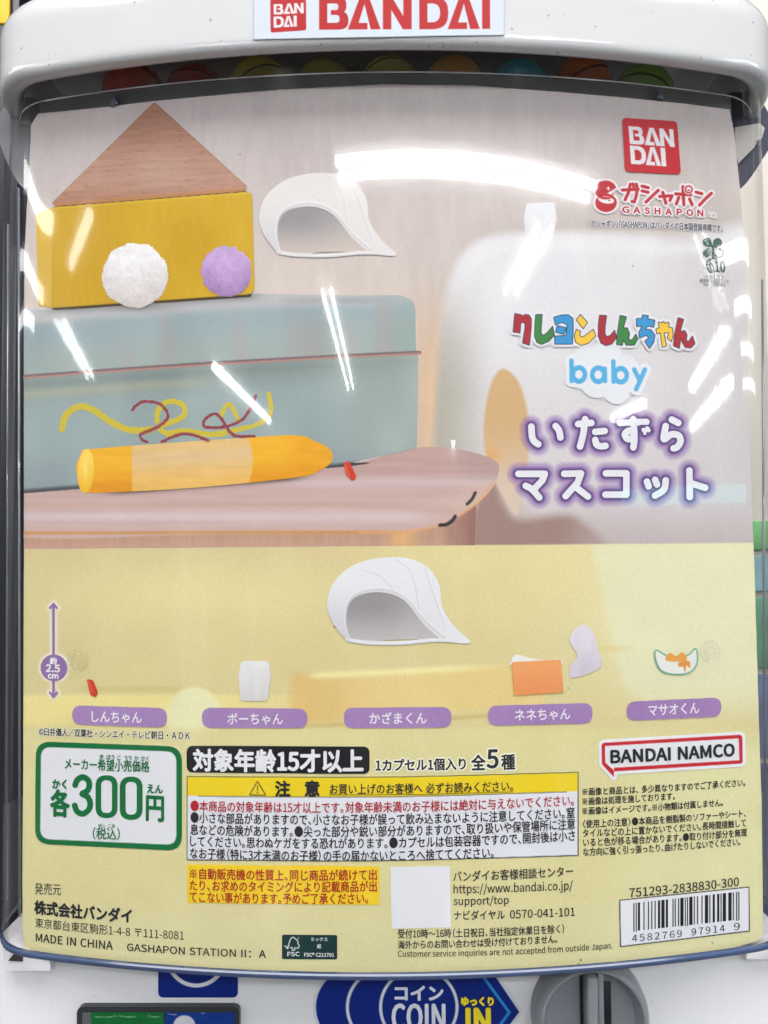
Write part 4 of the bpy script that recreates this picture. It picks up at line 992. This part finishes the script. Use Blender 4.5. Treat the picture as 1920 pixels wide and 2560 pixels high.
# --- publisher logo and notes
Z6 = lambda L: [(1400+x*.3134, 1820+y*.3134) for x, y in L]
p = Print(1494, 1826, 1870, 1960, 1.6)
out = rounded(Z6([(330, 118), (1452, 52), (1456, 282), (430, 346), (428, 390), (333, 288)]), [9, 9, 7, 0, 0, 5])
sdo = sd_poly(p.X, p.Y, out); p.fill((236, 234, 238), sdo, grow=8); p.fill((196, 36, 46), sdo)
p.poly((232, 230, 236), Z6([(358, 143), (1424, 82), (1430, 256), (430, 316), (429, 338), (360, 275)]))
nam = part(p.build('publisher_logo', pos, 3))
text('logo_lettering', 'BANDAI NAMCO', (1527, 1907), (1835, 1889), 31, (34, 42, 46), nam, layer=6, bold=1.6)
T('※画像と商品とは、 多少異なりますのでご了承ください。', (1456, 1989), (1863, 1965), 19, bold=.3)
T('※画像は処理を施しております。', (1456, 2013), (1687, 1999), 19, bold=.3)
T('※画像はイメージです。※小物類は付属しません。', (1456, 2037), (1807, 2015), 19, bold=.3)
T('〈使用上の注意〉●本商品を樹脂製のソファーやシート、', (1457, 2070), (1864, 2042), 20, bold=.3)
T('タイルなどの上に置かないでください。長時間接触して', (1457, 2093), (1865, 2066), 20, bold=.3)
T('いると色が移る場合があります。●取り付け部分を無理', (1458, 2116), (1867, 2090), 20, bold=.3)
T('な方向に強く引っ張ったり、曲げたりしないでください。', (1458, 2140), (1850, 2113), 20, bold=.3)
# --- yellow notice
p = Print(464, 2156, 954, 2266, 2); p.poly((244, 208, 44), [(468, 2161), (949, 2165), (948, 2262), (469, 2257)]); no = part(p.build('notice_panel', pos, 3))
for s, a, b in (('※自動販売機の性質上、同じ商品が続けて出', (475, 2196), (942, 2199)), ('たり、お求めのタイミングにより記載商品が出', (475, 2225), (942, 2228)), ('てこない事があります。予めご了承ください。', (475, 2254), (920, 2258))):
    text('notice_line', s, a, b, 27, (176, 42, 30), no, layer=6, bold=.4)
# --- maker's address
T('発売元', (87, 2235), (153, 2238), 29); T('株式会社バンダイ', (87, 2284), (329, 2307), 34, bold=1.3)
T('東京都台東区駒形1-4-8 〒111-8081', (88, 2318), (460, 2351), 25); T('MADE IN CHINA', (90, 2353), (282, 2374), 21, bold=.3); T('GASHAPON STATION II：A', (318, 2378), (665, 2396), 23, bold=.3)
# --- forest mark
p = Print(702, 2332, 847, 2402, 1.4); GF = (18, 52, 52)
p.poly(GF, rounded([(705, 2336), (843, 2337), (843, 2398), (705, 2397)], 5))
ZF = lambda L: [(680+x*.1085, 2320+y*.1085) for x, y in L]
WF = (222, 226, 226)
p.line(WF, ZF([(295, 405), (360, 470), (375, 400)]), 2.8); p.line(WF, spline(ZF([(362, 470), (400, 330), (440, 235), (490, 210), (540, 245), (590, 285), (600, 350), (628, 405), (600, 455), (540, 455)]), 6), 2.6)
p.line(WF, ZF([(415, 445), (470, 445), (462, 505), (525, 505), (520, 450)]), 2.4); p.ell((150, 170, 168), 680+612*.1085, 2320+228*.1085, 2, 2)
fs = part(p.build('forest_mark', pos, 3))
for s, a, b, h, bo in (('ミックス', (778, 2352), (819, 2352), 10, .2), ('紙', (793, 2370), (803, 2370), 11, .2), ('FSC', (719, 2389), (749, 2389), 10.5, .4), ('FSC® C211701', (761, 2390), (835, 2390.5), 9.5, .4)):
    text('mark_lettering', s, a, b, h, WF, fs, layer=6, bold=bo)
# --- contact block (the square code itself is left blank)
p = Print(970, 2160, 1132, 2326, 2); p.poly((232, 231, 238), [(976, 2167), (1125, 2164), (1127, 2318), (979, 2321)]); part(p.build('blank_patch', pos, 3))
T('バンダイお客様相談センター', (1133, 2204), (1433, 2190), 26, bold=.3); T('https://www.bandai.co.jp/', (1134, 2240), (1432, 2230), 30, bold=.2); T('support/top', (1134, 2268), (1272, 2265), 27, bold=.2)
T('ナビダイヤル', (1135, 2300), (1262, 2298), 24, bold=.3); T('0570-041-101', (1275, 2296), (1437, 2289), 21, bold=.2)
T('受付10時～16時（土日祝日、当社指定休業日を除く）', (995, 2345), (1410, 2332), 22, bold=.3); T('海外からのお問い合わせは受け付けておりません。', (995, 2372), (1393, 2357), 21, bold=.3)
T('Customer service inquiries are not accepted from outside Japan.', (995, 2396), (1531, 2375), 21, bold=.1)
# --- bar code
p = Print(1544, 2212, 1878, 2372, 1.6)
bx_ = [(1549, 2250), (1872, 2217), (1873, 2327), (1551, 2366)]
p.poly((40, 40, 44), bx_, grow=1.2); p.poly((234, 234, 241), bx_, grow=-1.2)
bc = part(p.build('barcode_panel', pos, 3))
Lc = ['0001101', '0011001', '0010011', '0111101', '0100011', '0110001', '0101111', '0111011', '0110111', '0001011']
par = {'4': 'LGLLGG'}['4']; digits = '4582769979149'
bits = '101'
for k, dgt in enumerate(digits[1:7]):
    code = Lc[int(dgt)]
    bits += code if par[k] == 'L' else ''.join('1' if q == '0' else '0' for q in code)[::-1]
bits += '01010'
for dgt in digits[7:]: bits += ''.join('1' if q == '0' else '0' for q in Lc[int(dgt)])
bits += '101'
VV, FF = [], []
i = 0
while i < len(bits):
    if bits[i] == '1':
        j = i
        while j < len(bits) and bits[j] == '1': j += 1
        u0, u1 = i/95, j/95; xa, xb = 1583+u0*265, 1583+u1*265-.25
        tp = lambda u: 2257-u*29; bt = lambda u: 2329-u*29+(0 if (i < 3 or i > 91 or 44 < i < 50) else -2)
        A = cast(np.array([xa, xb, xb, xa]), np.array([bt(u0), bt(u1), tp(u1), tp(u0)]), POSTER); A[:, 1] -= 5*LAY
        o = len(VV); VV += [tuple(q) for q in A]; FF.append((o, o+1, o+2, o+3)); i = j
    else: i += 1
local(mobj('bars', VV, FF, ink((30, 32, 38)), bc))
for s, a, b in (('4582769', (1579, 2354), (1704, 2341)), ('97914', (1728, 2338), (1811, 2328)), ('9', (1834, 2325), (1849, 2323))):
    text('barcode_digits', s, a, b, 18, DK, bc, layer=6, track=.14)
T('751293-2838830-300', (1573, 2243), (1847, 2214), 22, bold=.3)

# lettering and print children were modelled in world metres: keep them where they are
bpy.context.view_layer.update()
for root in (pos, mach):
    for o in root.children_recursive:
        if o.parent is root: o.matrix_parent_inverse = root.matrix_world.inverted()
        else: o.matrix_parent_inverse = Matrix.Identity(4)
bpy.context.view_layer.update()
for root in (pos, mach):
    for o in root.children:
        o.matrix_parent_inverse = root.matrix_world.inverted()
        for c in o.children: c.matrix_parent_inverse = Matrix.Identity(4)

# ------------------------------------------------------------------ shop ceiling lamps
def emis(name, col, st):
    m = bpy.data.materials.new(name); m.use_nodes = True; t = m.node_tree; t.nodes.clear()
    o = N(t, 'ShaderNodeOutputMaterial'); e = N(t, 'ShaderNodeEmission'); e.inputs[0].default_value = (*col, 1); e.inputs[1].default_value = st
    t.links.new(e.outputs[0], o.inputs[0]); return m
TUBES = {k: emis('tube_glow_%d' % k, (.97, 1, .995), k) for k in (40, 28, 20, 13)}
HC = ZC+1.5
def lamp(p, q, gap, rad=.02, lab='', glow=40):
    p = Vector((p[0], p[1], HC)); q = Vector((q[0], q[1], HC)); L = (q-p).length; d = (q-p)/L
    root = empty('ceiling_lamp', (p+q)/2); root.rotation_euler = (0, 0, math.atan2(d.y, d.x))
    tag(root, lab, 'ceiling lamp', 'fluorescent lamps on the shop ceiling')
    bm = bmesh.new(); rbox(bm, -L/2-.03, L/2+.03, -gap-.05, gap+.05, .04, .09, .008)
    bmobj('housing', bm, pbr('lamp_white', (225, 225, 225), .5), root)
    for s in ((-1, 1) if gap > 0 else (0,)):
        bm = bmesh.new(); bmesh.ops.create_cone(bm, cap_ends=True, segments=16, radius1=rad, radius2=rad, depth=L, matrix=Matrix.Translation((0, s*gap, 0)) @ Matrix.Rotation(math.pi/2, 4, 'Y'))
        bmobj('tube', bm, TUBES[glow], root)
lamps = [((-.35, -2.70), (1.66, -2.60), .066, .02, 'twin tube lamp running across the aisle nearest the machine'),
         ((1.44, -3.08), (1.44, -4.06), .066, .02, 'short twin tube lamp just behind the crosswise lamp'),
         ((-.66, -4.15), (-.66, -7.1), .05, .02, 'long twin tube lamp over the middle of the aisle'),
         ((-2.77, -5.65), (-2.77, -8.7), .0, .05, 'long single tube lamp over the next aisle'),
         ((-2.45, -2.40), (-3.05, -2.75), .0, .04, 'short slanted tube lamp near the left shelf'),
         ((-4.0, -3.45), (-4.95, -5.05), .05, .025, 'slanted twin tube lamp over the left shelves'),
         ((4.5, -3.6), (5.6, -5.4), .0, .07, 'slanted single tube lamp over the right shelves'),
         ((6.0, -4.7), (7.6, -7.4), .0, .09, 'far slanted single tube lamp beyond the right shelves'),
         ((5.33, -6.6), (5.33, -7.9), .0, .07, 'single tube lamp at the far right'),
         ((2.8, -2.5), (4.05, -3.25), .045, .007, 'thin twin tube lamp to the right of the aisle'),
         ((-3.1, -.55), (-2.8, -2.25), .0, .06, 'single tube lamp beside the left shelf'),
         ((-4.2, -.2), (-3.75, -2.9), .0, .06, 'second single tube lamp beside the left shelf'),
         ((-5.5, -.2), (-4.6, -2.9), .0, .06, 'third single tube lamp beside the left shelf'),
         ((4.1, -1.0), (3.2, -2.6), .0, .06, 'single tube lamp beside the right shelf'),
         ((5.2, -1.0), (4.2, -3.0), .0, .06, 'second single tube lamp beside the right shelf'),
         ((6.6, -1.0), (5.4, -3.4), .0, .06, 'third single tube lamp beside the right shelf'),
         ((8.2, -1.0), (6.8, -4.0), .0, .06, 'outermost single tube lamp beside the right shelf')]
for l in lamps: lamp(l[0], l[1], l[2], l[3], l[4], glow=40 if l[0][1] == -2.70 else 28 if abs(l[0][0]) < 3 and l[0][1] < -3 else 20 if l[0][1] < -2.4 else 13)
sg = empty('lit_sign', (4.5, -4.1, ZC+.34)); sg.rotation_euler = (0, 0, math.radians(52)); tag(sg, 'long thin teal lit strip sign across the aisle on the right', 'sign')
bm = bmesh.new(); rbox(bm, -1.35, 1.35, -.01, .01, -.07, .07, .004); bmobj('light_face', bm, emis('teal_glow', (.12, .85, .9), 3.2), sg)
bm = bmesh.new(); rbox(bm, -1.38, 1.38, -.0, .06, -.085, .085, .004); b_ = bmobj('sign_box', bm, pbr('sign_box_grey', (120, 124, 126), .5), sg); b_.location = (0, -.075, 0)
bpy.data.objects.remove(_to)
